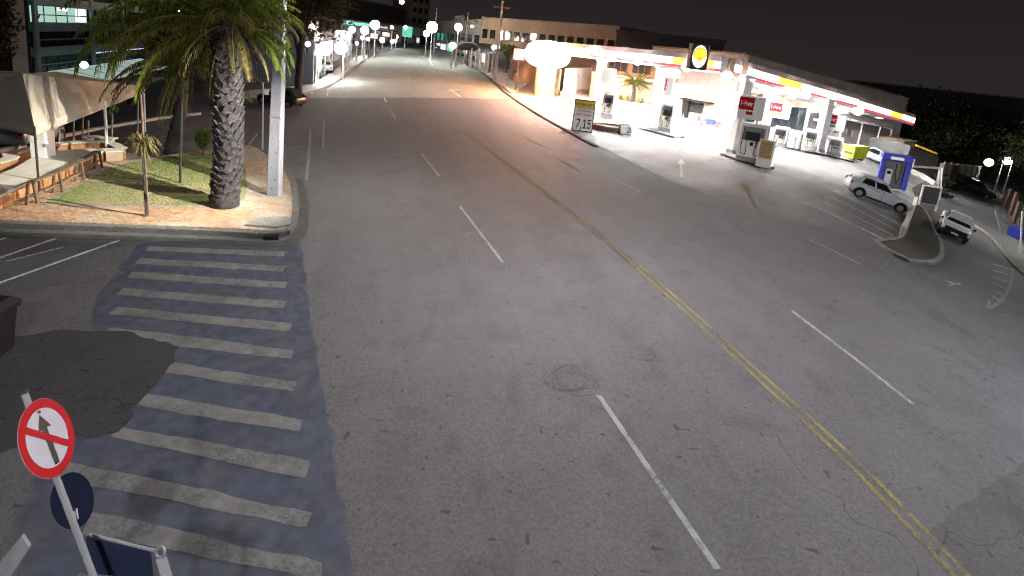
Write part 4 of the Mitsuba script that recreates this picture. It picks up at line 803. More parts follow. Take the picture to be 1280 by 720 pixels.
panel(k, 'shop_sign', p, q, 7.5, 13.0, 3.8, 5.3, .02, 'plaster_tan', .4); panel(k, 'doorway', p, q, 1.5, 3.2, .8, 3.4, .02, 'glass_dark', .05); panel(k, 'ledge', p, q, .5, 3.8, 4.6, 4.9, .02, 'rust', .12)
panel(k, 'dark_bay', p, q, 14.5, 20.0, .2, 3.0, .02, 'roof_dark', .06)
k = thing('wash_shelter', 'long low shelter roof with corrugated edge along the hall wall', 'shelter')
def wl(s, o): d = (WB - WA) / np.linalg.norm(WB - WA); n = np.array([-d[1], d[0]]); return WA + d * s - n * o
part(k, 'roof', hull([(*wl(s, o), z) for s, a in ((16.5, 2.75), (31.0, 1.55)) for o, e in ((.1, .25), (3.0, 0)) for z in (a + e, a + e + .14)]), 'grey_panel')
for j in range(24): s = 16.8 + j * .59; part(k, 'roof_rib', bar((*wl(s, 3.04), 2.75 - (s - 16.5) * .083), (*wl(s, .2), 3.02 - (s - 16.5) * .083 + .12), .1, .12), 'galvanised')
for s in (17, 22, 27, 30.5): part(k, 'post', tube([on(wl(s, 2.9)), (*wl(s, 2.9), 2.75 - (s - 16.5) * .083)], .08, 8), 'white')
for s in (18.5, 20.5, 23.5, 25): part(k, 'hung_part', rz(bx(-.4, .4, -.05, .05, .6, 1.6, .03), .6, on(wl(s, .6), .3)), 'metal_dark' if s < 23 else 'grey_panel')
# white side room, orange pillar and frame at the left end
k = thing('side_room', 'white walled open side room left of the leftmost column', 'building'); p, q = np.array((5.90, 74.50)) , np.array((10.57, 84.90))
gable_wall(k, 'back_wall', p, q, 1.5, 1.5, 5.2, 5.4, .3, 'plaster_white'); gable_wall(k, 'side_wall', q, q + [1.5, -6.0], 1.2, 1.0, 6.0, 6.0, -.4, 'plaster_brown'); gable_wall(k, 'plinth', p - [.3, .4], q - [.1, .5], 1.3, 1.5, 2.2, 2.3, .3, 'plaster_tan')
panel(k, 'pipe', p, q, 4.2, 4.5, 1.8, 4.4, .02, 'galvanised', .15); gable_wall(k, 'side_wall', p + [-.6, 1], p + [-3.0, 5], 1.4, 1.5, 5, 5, .3, 'plaster_tan')
b = on((3.05, 71.37)); k = thing('pillar', 'stout orange pillar under the dazzling floodlight', 'pillar'); part(k, 'shaft', rz(bx(-1.15, 1.15, -.8, .8, -.2, 5.2, .03), .12, b), 'orange_wall'); part(k, 'plinth', rz(bx(-1.2, 1.2, -.85, .85, -.2, .25, .02), .12, b), 'plaster_brown')
k = thing('red_box', 'small red edged white light box left of the dazzling floodlight', 'sign'); c = np.array((-0.56, 74.00, 6.33)); part(k, 'frame', bx(c[0] - .75, c[0] + .75, c[1], c[1] + .25, c[2] - .75, c[2] + .75, .03), 'red'); kk = part(k, 'face', bx(c[0] - .66, c[0] + .66, c[1] - .02, c[1] - .005, c[2] - .64, c[2] + .64), 'white'); lamp(scene[kk], (.9, .5, .45)); part(k, 'post', tube([on(c[:2] + [0, .1]), c + [0, .1, -.7]], .07, 8), 'metal_dark')
# bins, containers, blue service booth
for i, (u, v) in enumerate(((846, 143), (858, 147))):
    k = thing('black_bin', f'tall black bin against the tan shop wall, {["left one", "right one with a yellow sticker"][i]}', 'bin'); b = on(G(u, v), .9); part(k, 'body', rz(taper(.85, .8, 1.1, 1.0, -.9, 1.2), .5, b), 'plastic_black'); part(k, 'lid', rz(bx(-.58, .58, -.53, .53, 1.2, 1.35, .04), .5, b), 'plastic_black')
    part(k, 'sticker', rz(hull([(x, -.47 - .018 * zz, zz) for x in (-.2, .2) for zz in (.3, .8)] + [(x, -.50, zz) for x in (-.2, .2) for zz in (.3, .8)]), .5, b), 'yellow' if i else 'white')
k = thing('skip', 'lime green lidded waste skip beside the white pickup truck', 'skip'); b = on((36.00, 58.99)); part(k, 'body', rz(taper(1.7, 1.1, 2.1, 1.4, .25, 1.45), .35, b), 'lime'); part(k, 'lid', rz(bx(-1.1, 1.1, -.75, .75, 1.45, 1.58, .04), .35, b), 'lime')
for s in (-.7, .7): part(k, 'foot', rz(bx(s - .1, s + .1, -.45, .45, 0, .25), .35, b), 'metal_dark')
part(k, 'side_bar', rz(bx(-1.12, -1.04, -.5, .5, .7, .9), .35, b), 'metal_dark')
k = thing('service_booth', 'blue framed air and water booth with open front beside the hatchback', 'booth'); b = on((32.85, 47.86)); a = -.5; X = lambda n, m, mt: part(k, n, rz(m, a, b), mt)
X('floor', bx(-1.1, 1.1, -.5, .6, 0, .12, .02), 'concrete'); X('back_wall', bx(-1.0, 1.0, .45, .55, .12, 2.5), 'grey_panel')
for s in (-1, 1): X('side_post', bx(s * .92 - .18, s * .92 + .18, -.45, .45, .12, 2.5, .03), 'blue')
X('fascia', bx(-1.12, 1.12, -.5, .6, 2.5, 3.05, .04), 'blue'); X('name_plate', bx(-.5, .45, -.512, -.503, 2.62, 2.88), 'white'); X('air_unit', bx(-.6, -.05, .05, .42, .3, 1.7, .04), 'white'); X('dial', trimesh.creation.cylinder(radius=.15, height=.04, sections=16, transform=trimesh.transformations.translation_matrix((-.33, .03, 1.4)) @ trimesh.transformations.rotation_matrix(math.pi / 2, [1, 0, 0])), 'plastic_black')
X('hose', tube(smooth_line([(.1, .35, 2.2), (.2, .2, 1.2), (.35, .2, .5), (.5, .25, 1.2), (.5, .35, 2.2)], 4), .03, 6), 'rubber'); X('panel', bx(.1, .62, .38, .44, .5, 2.1), 'plaster_tan'); X('side_sign', bx(1.12, 1.2, -.5, .3, 2.2, 2.9, .02), 'white')
# barrier wall along the island and the dark notice board
k = thing('barrier', 'low white guard rail with a dark face beside the car park', 'barrier'); gp = [(21.36, 29.32), (26.76, 36.38), (32.26, 43.70)]
for i in range(2): a, c = on(gp[i], .45), on(gp[i + 1], .45); part(k, 'rail', bar(a, c, .22, .5), 'pale_stone')
for g in gp: part(k, 'post', tube([on(g), on(g, .75)], .08, 8), 'galvanised')
k = thing('info_board', 'dark framed information board on two pale legs near the side street', 'signboard'); b = on((33.39, 43.84), .0); a = -.35
for s in (-.6, .6): part(k, 'leg', rz(bx(s - .06, s + .06, -.06, .06, 0, 1.95), a, b), 'plaster_white')
part(k, 'frame', rz(bx(-.66, .66, -.08, .08, .45, 1.95, .02), a, b), 'plaster_white'); part(k, 'panel', rz(bx(-.54, .54, -.095, -.083, .5, 1.86), a, b), 'roof_dark')

# ---------------------------------------------------------------- the left building beyond the plaza
def facade(key, p, q, z0, z1, depth, mat): return gable_wall(key, 'wall', p, q, z0, z0, z1, z1, depth, mat)
p, q = np.array((-49.87, 57.00, 2.15)[:2]), np.array((-59.02, 88.00, 1.09)[:2]); LB = thing('office_building', 'dim grey office building with ribbon windows and one lit room behind the tent', 'building'); Ltot = float(np.linalg.norm(q - p))
facade(LB, p, q, -6.5, 16, 12, 'roof_dark')
zs = [-.95, 1.65, 4.2, 6.8, 9.4]
bays = [(0.3, Ltot * .40), (Ltot * .42, Ltot * .70), (Ltot * .72, Ltot * .985)]
for f, z in enumerate(zs):
    panel(LB, 'spandrel', p, q, 0, Ltot, z - .4, z + .55, .0, 'facade', .35)
    for (s0, s1) in bays:
        lit_ = f == 2 and s0 < 1
        k = panel(LB, 'window', p, q, s0, s1, z + .56, z + 2.2, .02, 'glass_teal' if f == 0 else 'glass_dark', .04, (.32, .50, .40) if lit_ else None)
        n = 5
        for j in range(1, n): labels_k = numbered(k + '__mullion'); scene[labels_k] = mikit.ply(hull([(*(p + (q - p) / Ltot * s - np.array([-(q - p)[1], (q - p)[0]]) / Ltot * o), zz) for s in (s0 + (s1 - s0) * j / n - .04, s0 + (s1 - s0) * j / n + .04) for o in (.07, .14) for zz in (z + .56, z + 2.2)]), 'metal_dark')
        panel(LB, 'window_rail', p, q, s0, s1, z + 1.25, z + 1.36, .15, 'green' if lit_ else 'galvanised', .06)
panel(LB, 'lit_blind', p, q, Ltot * .31, Ltot * .385, zs[2] + .62, zs[2] + 2.1, .08, 'white', .03, (1.0, 1.1, 1.05)); panel(LB, 'ceiling_lamp', p, q, Ltot * .18, Ltot * .25, zs[2] + 1.8, zs[2] + 2.12, .08, 'white', .03, (1.5, 1.6, 1.5))
for s in (0.0, Ltot * .40, Ltot * .70, Ltot * .985): panel(LB, 'column', p, q, s, s + Ltot * .022, -6, 16, .3, 'facade', .25)
for s0, s1 in bays[1:]: panel(LB, 'edge_lamp', p, q, s0 + .3, s1 - .5, zs[0] + 2.0, zs[0] + 2.12, .36, 'white', .05, (.5, .6, .9))
k = thing('wing', 'dark left wing of the office building with balconies', 'building'); pw = np.array((-44.74, 44.00, 2.73)[:2]); qw = np.array((-41.39, 47.00, 3.06)[:2]); Lw = float(np.linalg.norm(qw - pw)); gable_wall(k, 'wall', pw, qw, -6, -6, 16, 16, 9, 'facade')
for z in (0, 3.4, 7.0): panel(k, 'balcony', pw, qw, .5, Lw - .3, z, z + 1.0, .05, 'facade', 1.0); panel(k, 'window', pw, qw, 1, Lw - 1, z + 1.1, z + 2.9, .02, 'glass_dark', .05)
k = thing('entrance_canopy', 'brightly lit glazed entrance canopy at the foot of the office building', 'canopy')
dd = (q - p) / Ltot; nn = np.array([-dd[1], dd[0]])
for i in range(7):
    s0, s1 = Ltot * (.06 + .12 * i), Ltot * (.06 + .12 * (i + 1)) - .12
    kk = part(k, 'glass_panel', hull([(*(p + dd * s - nn * o), z + e) for s in (s0, s1) for o, z in ((.5, -.35), (4.6, -1.35)) for e in (0, .06)]), 'white'); lamp(scene[kk], (.22, .30, .27))
    part(k, 'rib', bar((*(p + dd * (s1 + .06) - nn * .5), -.3), (*(p + dd * (s1 + .06) - nn * 4.7), -1.32), .1), 'galvanised')
part(k, 'gutter', bar((*(p + dd * Ltot * .06 - nn * 4.65), -1.4), (*(p + dd * Ltot * .9 - nn * 4.65), -1.4), .12, .25), 'galvanised')
for s in (.08, .32, .56, .8): b = p + dd * Ltot * s - nn * 4.4; part(k, 'post', tube([on(b), (*b, -1.4)], .08, 8), 'galvanised')
c = np.array((-42.12, 54.00, 1.36)); solo('globe_lamp', 'bright bluish globe lamp at the office entrance canopy', 'lamp', ball(c, .35, 2), 'white', True); lamp(scene['globe_lamp'], (3, 3.1, 4.2))
solo('kerb', 'pale kerb running along the street below the office building', 'kerb', cat(*[bar(on(a, .08), on(b_, .08), .3, .2) for a, b_ in zip([(-24.27, 24.82), (-25.56, 29.89), (-26.06, 34.09), (-24.54, 38.00), (-23.12, 40.40)][:-1], [(-24.27, 24.82), (-25.56, 29.89), (-26.06, 34.09), (-24.54, 38.00), (-23.12, 40.40)][1:])]), 'pale_stone')
for a, b_ in (((-23.02, 26.87), (-25.43, 35.32)), ((-22.05, 28.22), (-22.42, 31.63)), ((-27.89, 38.78), (-28.80, 41.60)), ((-20.86, 32.25), (-20.96, 35.69)), ((-35.90, 38.03), (-32.79, 38.42))): mark('parking_line', [a, b_], .12, 'paint_white', .012)

# ---------------------------------------------------------------- broadleaf trees
def tree(label, xy, h, rad, seed, n=5200, size=.22, mat='leaf_dark', trunk_r=.3, clumps=34, group=None):
    k = thing('tree', label, 'tree', group); b = on(xy); r = np.random.default_rng(seed); top = b + [0, 0, h]; rad = np.array(rad, float)
    part(k, 'trunk', tube([b, b + [.1, 0, h * .35], b + [.2, .1, h * .62]], [trunk_r * 1.2, trunk_r, trunk_r * .6], 9), 'bark', smooth=True)
    for i in range(6):
        a = i * 1.05 + r.uniform(-.3, .3); e = top + np.array([math.cos(a), math.sin(a), 0]) * rad * r.uniform(.45, .8) + [0, 0, r.uniform(-.5, .6)]; part(k, 'limb', tube([b + [.12, 0, h * r.uniform(.35, .55)], (b + [.1, 0, h * .7] + e) / 2, e], [trunk_r * .45, trunk_r * .25, .04], 6), 'bark')
    part(k, 'crown', leaf_cloud(top, rad, n, size, seed, clumps), mat); return k
tree('dark broadleaf tree behind the top of the utility pole', (-19.80, 50.11), 9.6, (4.2, 4.0, 3.6), 31, 7000, .2)
tree('dark tree overhanging the left office wing', (-35.36, 37.21), 8.0, (1.7, 1.7, 3.4), 32, 2600, .2)
for i, (x, y, h, rr, lb) in enumerate(((66, 92, 5.5, 6, 'dark tree just right of the big hall'), (80, 95, 6, 7, 'dark tree second from the hall'), (92, 88, 5, 6, 'dark tree behind the pale wall in the middle of the side street'), (104, 84, 6, 7, 'dark tree near the street lamps'), (112, 66, 6, 6, 'dark tree at the right edge of the side street'), (92, 60, 5, 5, 'dark tree over the right pavement of the side street'), (96, 120, 7, 9, 'large dark tree far behind the side street'), (128, 104, 7, 9, 'large dark tree at the end of the side street'))):
    tree(lb, (x, y), h, (rr, rr, rr * .75), 40 + i, 3000, .42)

# ---------------------------------------------------------------- the far street: lamps, shops, walls
def globe(u, v, y, r, lum=5.0, pole=True, rgb=(.98, 1, .92), lb='', foot=None):  # ball size is the lamp's glare, built as a glowing globe
    k = thing('glare_globe_lamp', lb, 'street lamp'); c = np.array(PP(u, v, y)); kk = part(k, 'globe', ball(c, r, 2), 'white', smooth=True); lamp(scene[kk], np.array(rgb) * lum * 9)
    if pole:
        b = on(c[:2] + np.array(foot if foot else (0, r * .3))); top = np.array([b[0], b[1], c[2] - r * .2])
        part(k, 'post', tube([b, top, c], [.12, .09, .06], 8), 'galvanised', smooth=40)
    return k
globe(407, 61, 63, .72, 9, lb='large glare sized globe street lamp, left one of the near pair on the far left kerb', foot=(-.95, .5))
globe(426, 60, 66, .72, 9, lb='large glare sized globe street lamp, right one of the near pair on the far left kerb', foot=(.2, .5))
for i, (u, v, y, r, L_) in enumerate(((456, 38, 95, .68, 9), (469, 31, 100, .82, 10), (440, 37, 90, .5, 6), (446, 54, 90, .28, 4), (453, 47, 100, .3, 4), (490, 34, 125, .36, 6), (507, 34, 135, .42, 6), (478, 50, 120, .55, 4), (495, 46, 130, .5, 4), (490, 52, 130, .42, 4), (540, 34, 105, 1.05, 12), (533, 42, 115, .62, 6), (573, 34, 100, .68, 7), (590, 33, 100, .24, 5), (566, 57, 96, .55, 4), (617, 59, 93, .34, 5), (622, 59, 93, .34, 5), (502, 2, 110, .48, 6), (390, 33, 60, .22, 5), (221, 14, 36, .14, 6), (385, 55, 58, .25, 4), (427, 50.5, 80, .22, 4))):
    globe(u, v, y, r, L_, pole=u not in (590, 502, 390, 221, 385, 622), lb=f'distant glare globe lamp at {["the second left pair, lower one", "the second left pair, higher one", "the teal shop roof", "the low spot under the teal roof", "the dark spot right of the teal roof", "the traffic light arm", "the dim tower foot", "the low left end of the crest", "the crest beside the traffic arm", "the lowest row on the crest", "the large right hand post", "the left shoulder of the large right lamp", "the upper wall of the long shop row", "the eave of the long shop row", "the shop door left of the arched shelter", "the left of the twin small lamps by the tall pole", "the right of the twin small lamps by the tall pole", "the top edge of the picture", "the tree behind the utility pole", "the palm crown top", "the left shopfront", "the top of the second left post"][i]}')
def simple_building(label, pa, pb, z0, z1, depth, mat, storeys=(), n=5, wmat='glass_dark', trim='plaster_grey', cat_='building', roof=True):
    k = thing('building', label, cat_); pa, pb = np.array(pa[:2]), np.array(pb[:2]); L = float(np.linalg.norm(pb - pa)); gable_wall(k, 'wall', pa, pb, z0, z0, z1, z1, depth, mat)
    if roof: gable_wall(k, 'roof_edge', pa - (pb - pa) / L * .2, pb + (pb - pa) / L * .2, z1 + .003, z1 + .003, z1 + .5, z1 + .5, depth + .2, trim)
    for a, c in storeys:
        for j in range(n):
            s0 = L * (j + .18) / n; s1 = L * (j + .82) / n; w = panel(k, 'window', pa, pb, s0, s1, a, c, .02, wmat, .06); kk = numbered(w + '__frame'); scene[kk] = scene[panel(k, 'window_sill', pa, pb, s0 - .1, s1 + .1, a - .14, a, .02, trim, .18)]; USED.discard(kk); del scene[kk]
    return k
k = simple_building('pale two storey corner house behind the utility pole', (-26.50, 59.00, 1.22), (-22.25, 60.30, 1.59), -.5, 7.3, 8, 'plaster_white', ((4.6, 6.0), (1.8, 3.0)), 2, trim='plaster_grey'); 
pa, pb = np.array((-22.13, 60.00, 1.62)[:2]), np.array((-27.99, 84.00, -0.42)[:2])
k = simple_building('left shopfront row with a pale violet lit band', pa, pb, 0, 6.2, 8, 'plaster_blue', (), 3); panel(k, 'lit_sign_band', pa, pb, 1, 20, 4.6, 5.5, .05, 'white', .2, (1.0, .75, .95)); panel(k, 'shop_window', pa, pb, 1, 22, 1.2, 4.2, .05, 'glass_teal', .05)
for j in range(5): panel(k, 'mullion', pa, pb, 1 + j * 5, 1.25 + j * 5, 1.2, 4.4, .12, 'white', .06)
k = simple_building('plain bluish grey wall block behind the near globe lamps', (-29.11, 86.00, 1.77), (-30.30, 100.00, 1.20), .5, 6.4, 10, 'plaster_blue')
k = simple_building('dark shop block with a glowing teal roof edge', (-34.77, 108.00, 2.00), (-33.44, 124.00, 1.85), 1, 8.4, 12, 'roof_dark', ((4, 6),), 4); panel(k, 'teal_roof_edge', (-34.77, 108.00, 2.00)[:2], (-33.44, 124.00, 1.85)[:2], 0, 17, 8.0, 8.6, .4, 'green', .5, (.12, .42, .40))
k = simple_building('low lit shop row on the crest of the road', (-49.83, 175.00, 2.90), (-28.09, 182.00, 5.15), 2, 9.5, 12, 'plaster_grey', ((4.6, 7.2),), 8, trim='roof_dark')
pa, pb = np.array((-49.55, 174.00, 2.92)[:2]), np.array((-27.94, 181.00, 5.16)[:2])
for s0, s1, z0, z1, e in ((2, 4.6, 5, 6.4, (.8, .75, .85)), (6, 8.2, 6, 7, (.9, .85, .9)), (9.4, 10.6, 4.4, 6.8, (.6, .55, .7)), (12, 15, 6.4, 9.6, (.05, .5, .35)), (16.5, 17.4, 5, 6.5, (.5, .5, .6)), (3, 7.5, 8.3, 8.8, (.4, .4, .45))): panel(k, 'lit_sign', pa, pb, s0, s1, z0, z1, .25, 'white', .15, e)
simple_building('faint greenish tower block above the far end of the road', (-46.23, 230.00, 5.01), (-40.17, 236.00, 5.69), 0, 24, 14, 'plaster_tan', ((8, 10), (12, 14), (16, 18), (20, 22)), 3)
simple_building('dark far block left of the tower', (-58.01, 150.00, 5.09), (-45.20, 215.00, 7.92), 0, 16, 14, 'roof_dark', ((6, 8), (10, 12)), 9)
# right side: the long two storey shop row
pa, pb = np.array((-26.54, 165.00, 4.12)[:2]), np.array((-8.62, 112.00, 6.17)[:2]); k = simple_building('far half of the long shop row with a raised gable', pa, pb, 1, 11.2, 14, 'plaster_grey', ((6.6, 8.6),), 9, trim='plaster_brown')
for s0, s1, z0, z1, e in ((10, 14, 5.2, 5.8, (.8, .7, .95)), (16, 22, 4.4, 5.8, (.75, .65, 1.0)), (16, 22, 3.0, 3.6, (.7, .6, .9)), (25, 31, 4.3, 6.2, (.06, .45, .3)), (44, 47, 4.6, 7, (.6, .55, .7)), (6, 9, 3.5, 4.6, (.8, .75, .9))): panel(k, 'lit_sign', pa, pb, s0, s1, z0, z1, .3, 'white', .2, e)
for s in (20, 34, 40, 50): panel(k, 'shop_opening', pa, pb, s, s + 4, 1.5, 4.4, .05, 'glass_dark', .05)
L_ = float(np.linalg.norm(pb - pa)); panel(k, 'raised_gable', pa, pb, L_ * .55, L_ * .72, 11.0, 12.6, .05, 'plaster_grey', .4)
pa, pb = np.array((-8.54, 111.00, 6.18)[:2]), np.array((14.63, 92.00, 8.64)[:2]); k = simple_building('near half of the long shop row lit orange by the floodlight', pa, pb, 1, 11.6, 14, 'plaster_brown', ((8.2, 9.8),), 15, trim='plaster_brown'); panel(k, 'lower_band', pa, pb, 0, float(np.linalg.norm(pb - pa)), 7.0, 7.6, .03, 'plaster_brown', .2)
L_ = float(np.linalg.norm(pb - pa)); panel(k, 'lit_doorway', pa, pb, .5, 2.0, 3.6, 5.8, .05, 'white', .1, (.7, .6, .6)); panel(k, 'dark_opening', pa, pb, 3, 8, 1.5, 6.2, .03, 'roof_dark', .05)
k = simple_building('dark roofed hall rising behind the station shop', (14.30, 91.00, 9.86), (30.34, 88.00, 10.27), 1, 11.0, 14, 'roof_dark', ((7.5, 9),), 6, trim='roof_dark')
# arched shelter
k = thing('arched_shelter', 'dark arched walkway shelter with pale columns on the far right kerb', 'shelter'); A_, B_ = on((-10.35, 105.47)), on((-5.31, 94.66)); ax_ = (B_ - A_); Ls = np.linalg.norm(ax_[:2]); dv = np.array([*ax_[:2] / Ls, 0])
sec = [(math.cos(t) * Ls * .55, math.sin(t) * 1.6) for t in np.linspace(0, math.pi, 17)]; arc = Polygon(sec + [(x * .94, z * .9) for x, z in sec[::-1]]); m = prism(arc, -2.0, 2.0); m = upright(m, math.atan2(dv[1], dv[0]), ((A_ + B_) / 2 + [0, 0, 3.0])); part(k, 'roof', m, 'roof_dark')
for s in (.02, .2, .4, .6, .8, .98): part(k, 'column', tube([A_ + ax_ * s - [0, 0, .1], A_ + ax_ * s + [0, 0, 3.4]], .16, 8), 'plaster_white' if .1 < s < .9 else 'metal_dark')
b = on((-3.85, 83.13)); k = thing('utility_pole', 'tall slim utility pole on the far right kerb before the curved brown wall', 'utility pole'); part(k, 'shaft', tube([b, b + [.1, 0, 11.5]], [.26, .16], 10), 'concrete_pole', smooth=40); part(k, 'cross_arm', bar(b + [-1.1, 0, 10.6], b + [1.3, 0, 10.6], .14), 'wood')
b = on((-11.12, 108.46)); solo('utility_pole', 'slender dark pole left of the arched shelter', 'utility pole', tube([b, b + [0, 0, 9.5]], [.18, .11], 8), 'plaster_brown')
b = on((-20.52, 130.35)); solo('utility_pole', 'pale distant pole on the crest beside the violet shop signs', 'utility pole', tube([b, b + [0, 0, 10]], [.2, .12], 8), 'galvanised')
k = thing('curved_wall', 'curved brown rendered wall of a ramp left of the orange pillar', 'wall'); pts = smooth_line([(-1.19, 85.83), (0.17, 84.87), (1.61, 84.04), (2.98, 81.11)], 5)
def rising(pts, h):
    V, F = [], []
    for i, p_ in enumerate(pts):
        t = i / (len(pts) - 1); z = gz(*p_); hh = h[0] + (h[1] - h[0]) * math.sin(t * math.pi / 2); V += [(p_[0], p_[1], z - .2), (p_[0], p_[1], z + hh), (p_[0] + .1, p_[1] + .4, z + hh), (p_[0] + .1, p_[1] + .4, z - .2)]
    for i in range(len(pts) - 1):
        for j in range(3): a = i * 4 + j; F += [[a, a + 4, a + 5], [a, a + 5, a + 1]]
    return trimesh.Trimesh(np.array(V), F, process=False)
part(k, 'render', rising(pts, (1.0, 4.2)), 'plaster_brown'); 
for i, (u, v, h, rr, lb) in enumerate(((632, 92, 3.6, 1.4, 'small tree between the tall pole and the curved wall'), (606, 66, 5, 2.0, 'small tree above the arched shelter'))): tree(lb, G(u, v), h, (rr, rr, rr * 1.1), 60 + i, 700, .18, 'leaf_green', .14, 8)
# traffic signal arm over the crest, hanging sign
k = thing('traffic_signal', 'traffic signal on a horizontal arm over the far crest', 'traffic light'); b = on((-25.85, 92.63)); e = np.array(PP(456, 37, b[1])); e2 = np.array(PP(494, 37, b[1] + 2)); part(k, 'post', tube([b, e], .14, 8), 'galvanised'); part(k, 'arm', tube([e, e2], .09, 6), 'galvanised')
c = e2 + [0, 0, -.5]; part(k, 'housing', bx(c[0] - .3, c[0] + .3, c[1] - .15, c[1] + .15, c[2] - 1.0, c[2] + .3, .04), 'plastic_black')
for i, (dz, m_) in enumerate(((.05, 'lamp_red'), (-.35, 'amber'), (-.75, 'green'))): part(k, 'signal_lens', ball((c[0], c[1] - .16, c[2] + dz), .13, 1), m_)
for i, (u, v, t, lb) in enumerate(((434, 89, 56, 'slim grey post on the far left kerb right of the globe lamps'), (461, 72, 52, 'thin dark post on the far left kerb near the crest'), (428, 92, 62, 'short dark post between the globe lamps'))): b = on(G(u, v)); solo('post', lb, 'post', tube([b, PP(u, t, b[1])], .13, 8), 'galvanised' if i == 0 else 'metal_dark')

# ---------------------------------------------------------------- the side street on the right
k = thing('gate_lodge', 'small tan gate building at the right end of the hall', 'building'); c = on((51.61, 74.46)); part(k, 'wall', rz(bx(-1.3, 1.3, -.5, 2.5, -.3, 2.9), .5, c), 'plaster_tan'); part(k, 'roof', rz(bx(-1.5, 1.5, -.7, 2.7, 2.9, 3.1, .03), .5, c), 'plaster_brown'); part(k, 'post', rz(bx(1.05, 1.3, -.55, -.51, -.2, 2.9), .5, c), 'orange_wall')
k = thing('dark_sign_hall', 'dark low hall with a yellow roof strip beside the blue booth', 'building'); pa, pb = np.array((46.21, 65.63)), np.array((50.48, 66.48)); za = gz(*pa); gable_wall(k, 'wall', pa, pb, za - 1, gz(*pb) - 1, za + 3.1, za + 2.0, 6, 'roof_dark'); gable_wall(k, 'roof_strip', pa + [1.2, .7], pb - [.6, .4], za + 3.0, za + 2.3, za + 3.25, za + 2.5, .3, 'yellow'); panel(k, 'pale_strip', pa, pb, .8, 5.0, za + .55, za + .8, .02, 'plaster_white', .05); panel(k, 'door', pa, pb, 6.2, 7.6, za - 1.4, za + 1.2, .02, 'rust', .05)
solo('boundary_wall', 'low white kerb wall in front of the dark low hall', 'wall', cat(bar(on((46.12, 66.11), .3), on((47.77, 64.97), .3), .3, .6), bar(on((47.77, 64.97), .3), on((46.42, 60.67), .3), .3, .6)), 'pale_stone')
for i, (u, v, t, lb) in enumerate(((1171, 262, 214, 'tall pale thin post right of the information board'), (1175, 250, 210, 'pale thin post behind the tall one by the information board'), (1275, 318, 264, 'white leaning marker post at the right picture edge'))): b = on(G(u, v)); solo('post', lb, 'post', tube([b, PP(u + 3, t, b[1])], .055, 8), 'white')
k = thing('boundary_wall', 'stained pale boundary wall along the far side of the side street', 'wall'); pa, pb = np.array((48.74, 63.29)), np.array((66.67, 79.52)); L_ = float(np.linalg.norm(pb - pa)); za, zb = gz(*pa), gz(*pb); gable_wall(k, 'wall', pa, pb, za - 1, zb - 1, za + 2.6, zb + 3.0, .3, 'fence_wall')
for j in range(7): s = L_ * j / 7; panel(k, 'pier', pa, pb, s, s + .4, min(za, zb) - 1, za + (zb - za) * s / L_ + 2.8, .0, 'fence_wall', .15)
gable_wall(k, 'dark_coping', pa, pb, za + 1.2, zb + 1.2, za + 1.4, zb + 1.4, -.08, 'rust')
for i, (u, v) in enumerate(((1180, 236), (1190, 237), (1200, 237), (1176, 246))): q_ = on(G(u, v)); k = thing('shrub', f'low weedy shrub at the foot of the boundary wall, {["leftmost", "second from left", "third from left", "nearest one"][i]}', 'shrub'); part(k, 'stem', tube([q_, q_ + [0, 0, .5]], .04, 6), 'bark'); part(k, 'leaves', leaf_cloud(q_ + [0, 0, .5], (1.1, .8, .6), 400, .13, 70 + i, 4), 'leaf_dark')
globe(1236, 203, 80, .55, 4, lb='white street lamp in the side street, left one of the two', foot=(2.5, .6)); globe(1259, 201, 78, .55, 4, lb='white street lamp in the side street, right one of the two', foot=(1.2, .5))
b = on((45.68, 48.67)); k = thing('tree', 'dark tree trunk on the right pavement at the picture edge', 'tree'); part(k, 'trunk', tube([b, b + [.1, 0, 2.6], b + [.3, .1, 6.5]], [.32, .27, .22], 9), 'bark'); part(k, 'crown', leaf_cloud(b + [1.5, 1, 8.0], (3.5, 3, 2), 2600, .22, 81, 16), 'leaf_dark')
for i, (u, v, h) in enumerate(((1256, 262, 2.4), (1262, 270, 2.6), (1266, 280, 2.2))): b = on(G(u, v), .1); solo('post', f'dark weathered gate post on the right pavement, {["farthest", "middle", "nearest"][i]} of three', 'post', bar(b, b + [.05, 0, h], .28), 'rust')
k = thing('crate', 'blue plastic crate on the right pavement at the picture edge', 'crate'); b = on((41.88, 44.67), .14); part(k, 'body', rz(taper(1.1, .8, 1.2, .9, 0, .8), .3, b), 'blue'); part(k, 'rim', rz(bx(-.64, .64, -.49, .49, .8, .88, .02), .3, b), 'blue')
k = simple_building('dark house wall along the right side street pavement', (96, 46), (70, 30), -7, -1, 8, 'plaster_brown', ((-4.2, -2.6),), 6)

# ---------------------------------------------------------------- vehicles
def loft(stations, n=20, power=4.0):
    """stations: (x, half width, z low, z high); superellipse sections"""
    V, F = [], []; a = np.linspace(0, 2 * np.pi, n, endpoint=False); c, s = np.cos(a), np.sin(a); e = 2 / power; cy, cz = np.sign(c) * np.abs(c) ** e, np.sign(s) * np.abs(s) ** e
    for x, w, z0, z1 in stations: V += [(x, w * y, (z0 + z1) / 2 + (z1 - z0) / 2 * z) for y, z in zip(cy, cz)]
    m = len(stations)
    for i in range(m - 1):
        for j in range(n): k = (j + 1) % n; F += [[i * n + j, (i + 1) * n + k, i * n + k], [i * n + j, (i + 1) * n + j, (i + 1) * n + k]]
    for i, fl in ((0, 1), (m - 1, 0)):
        b = len(V); st = stations[i]; V.append((st[0], 0, (st[2] + st[3]) / 2))
        for j in range(n): k = (j + 1) % n; F.append([b, i * n + j, i * n + k] if fl else [b, i * n + k, i * n + j])
    m_ = trimesh.Trimesh(np.array(V), F, process=False); m_.fix_normals(); return m_
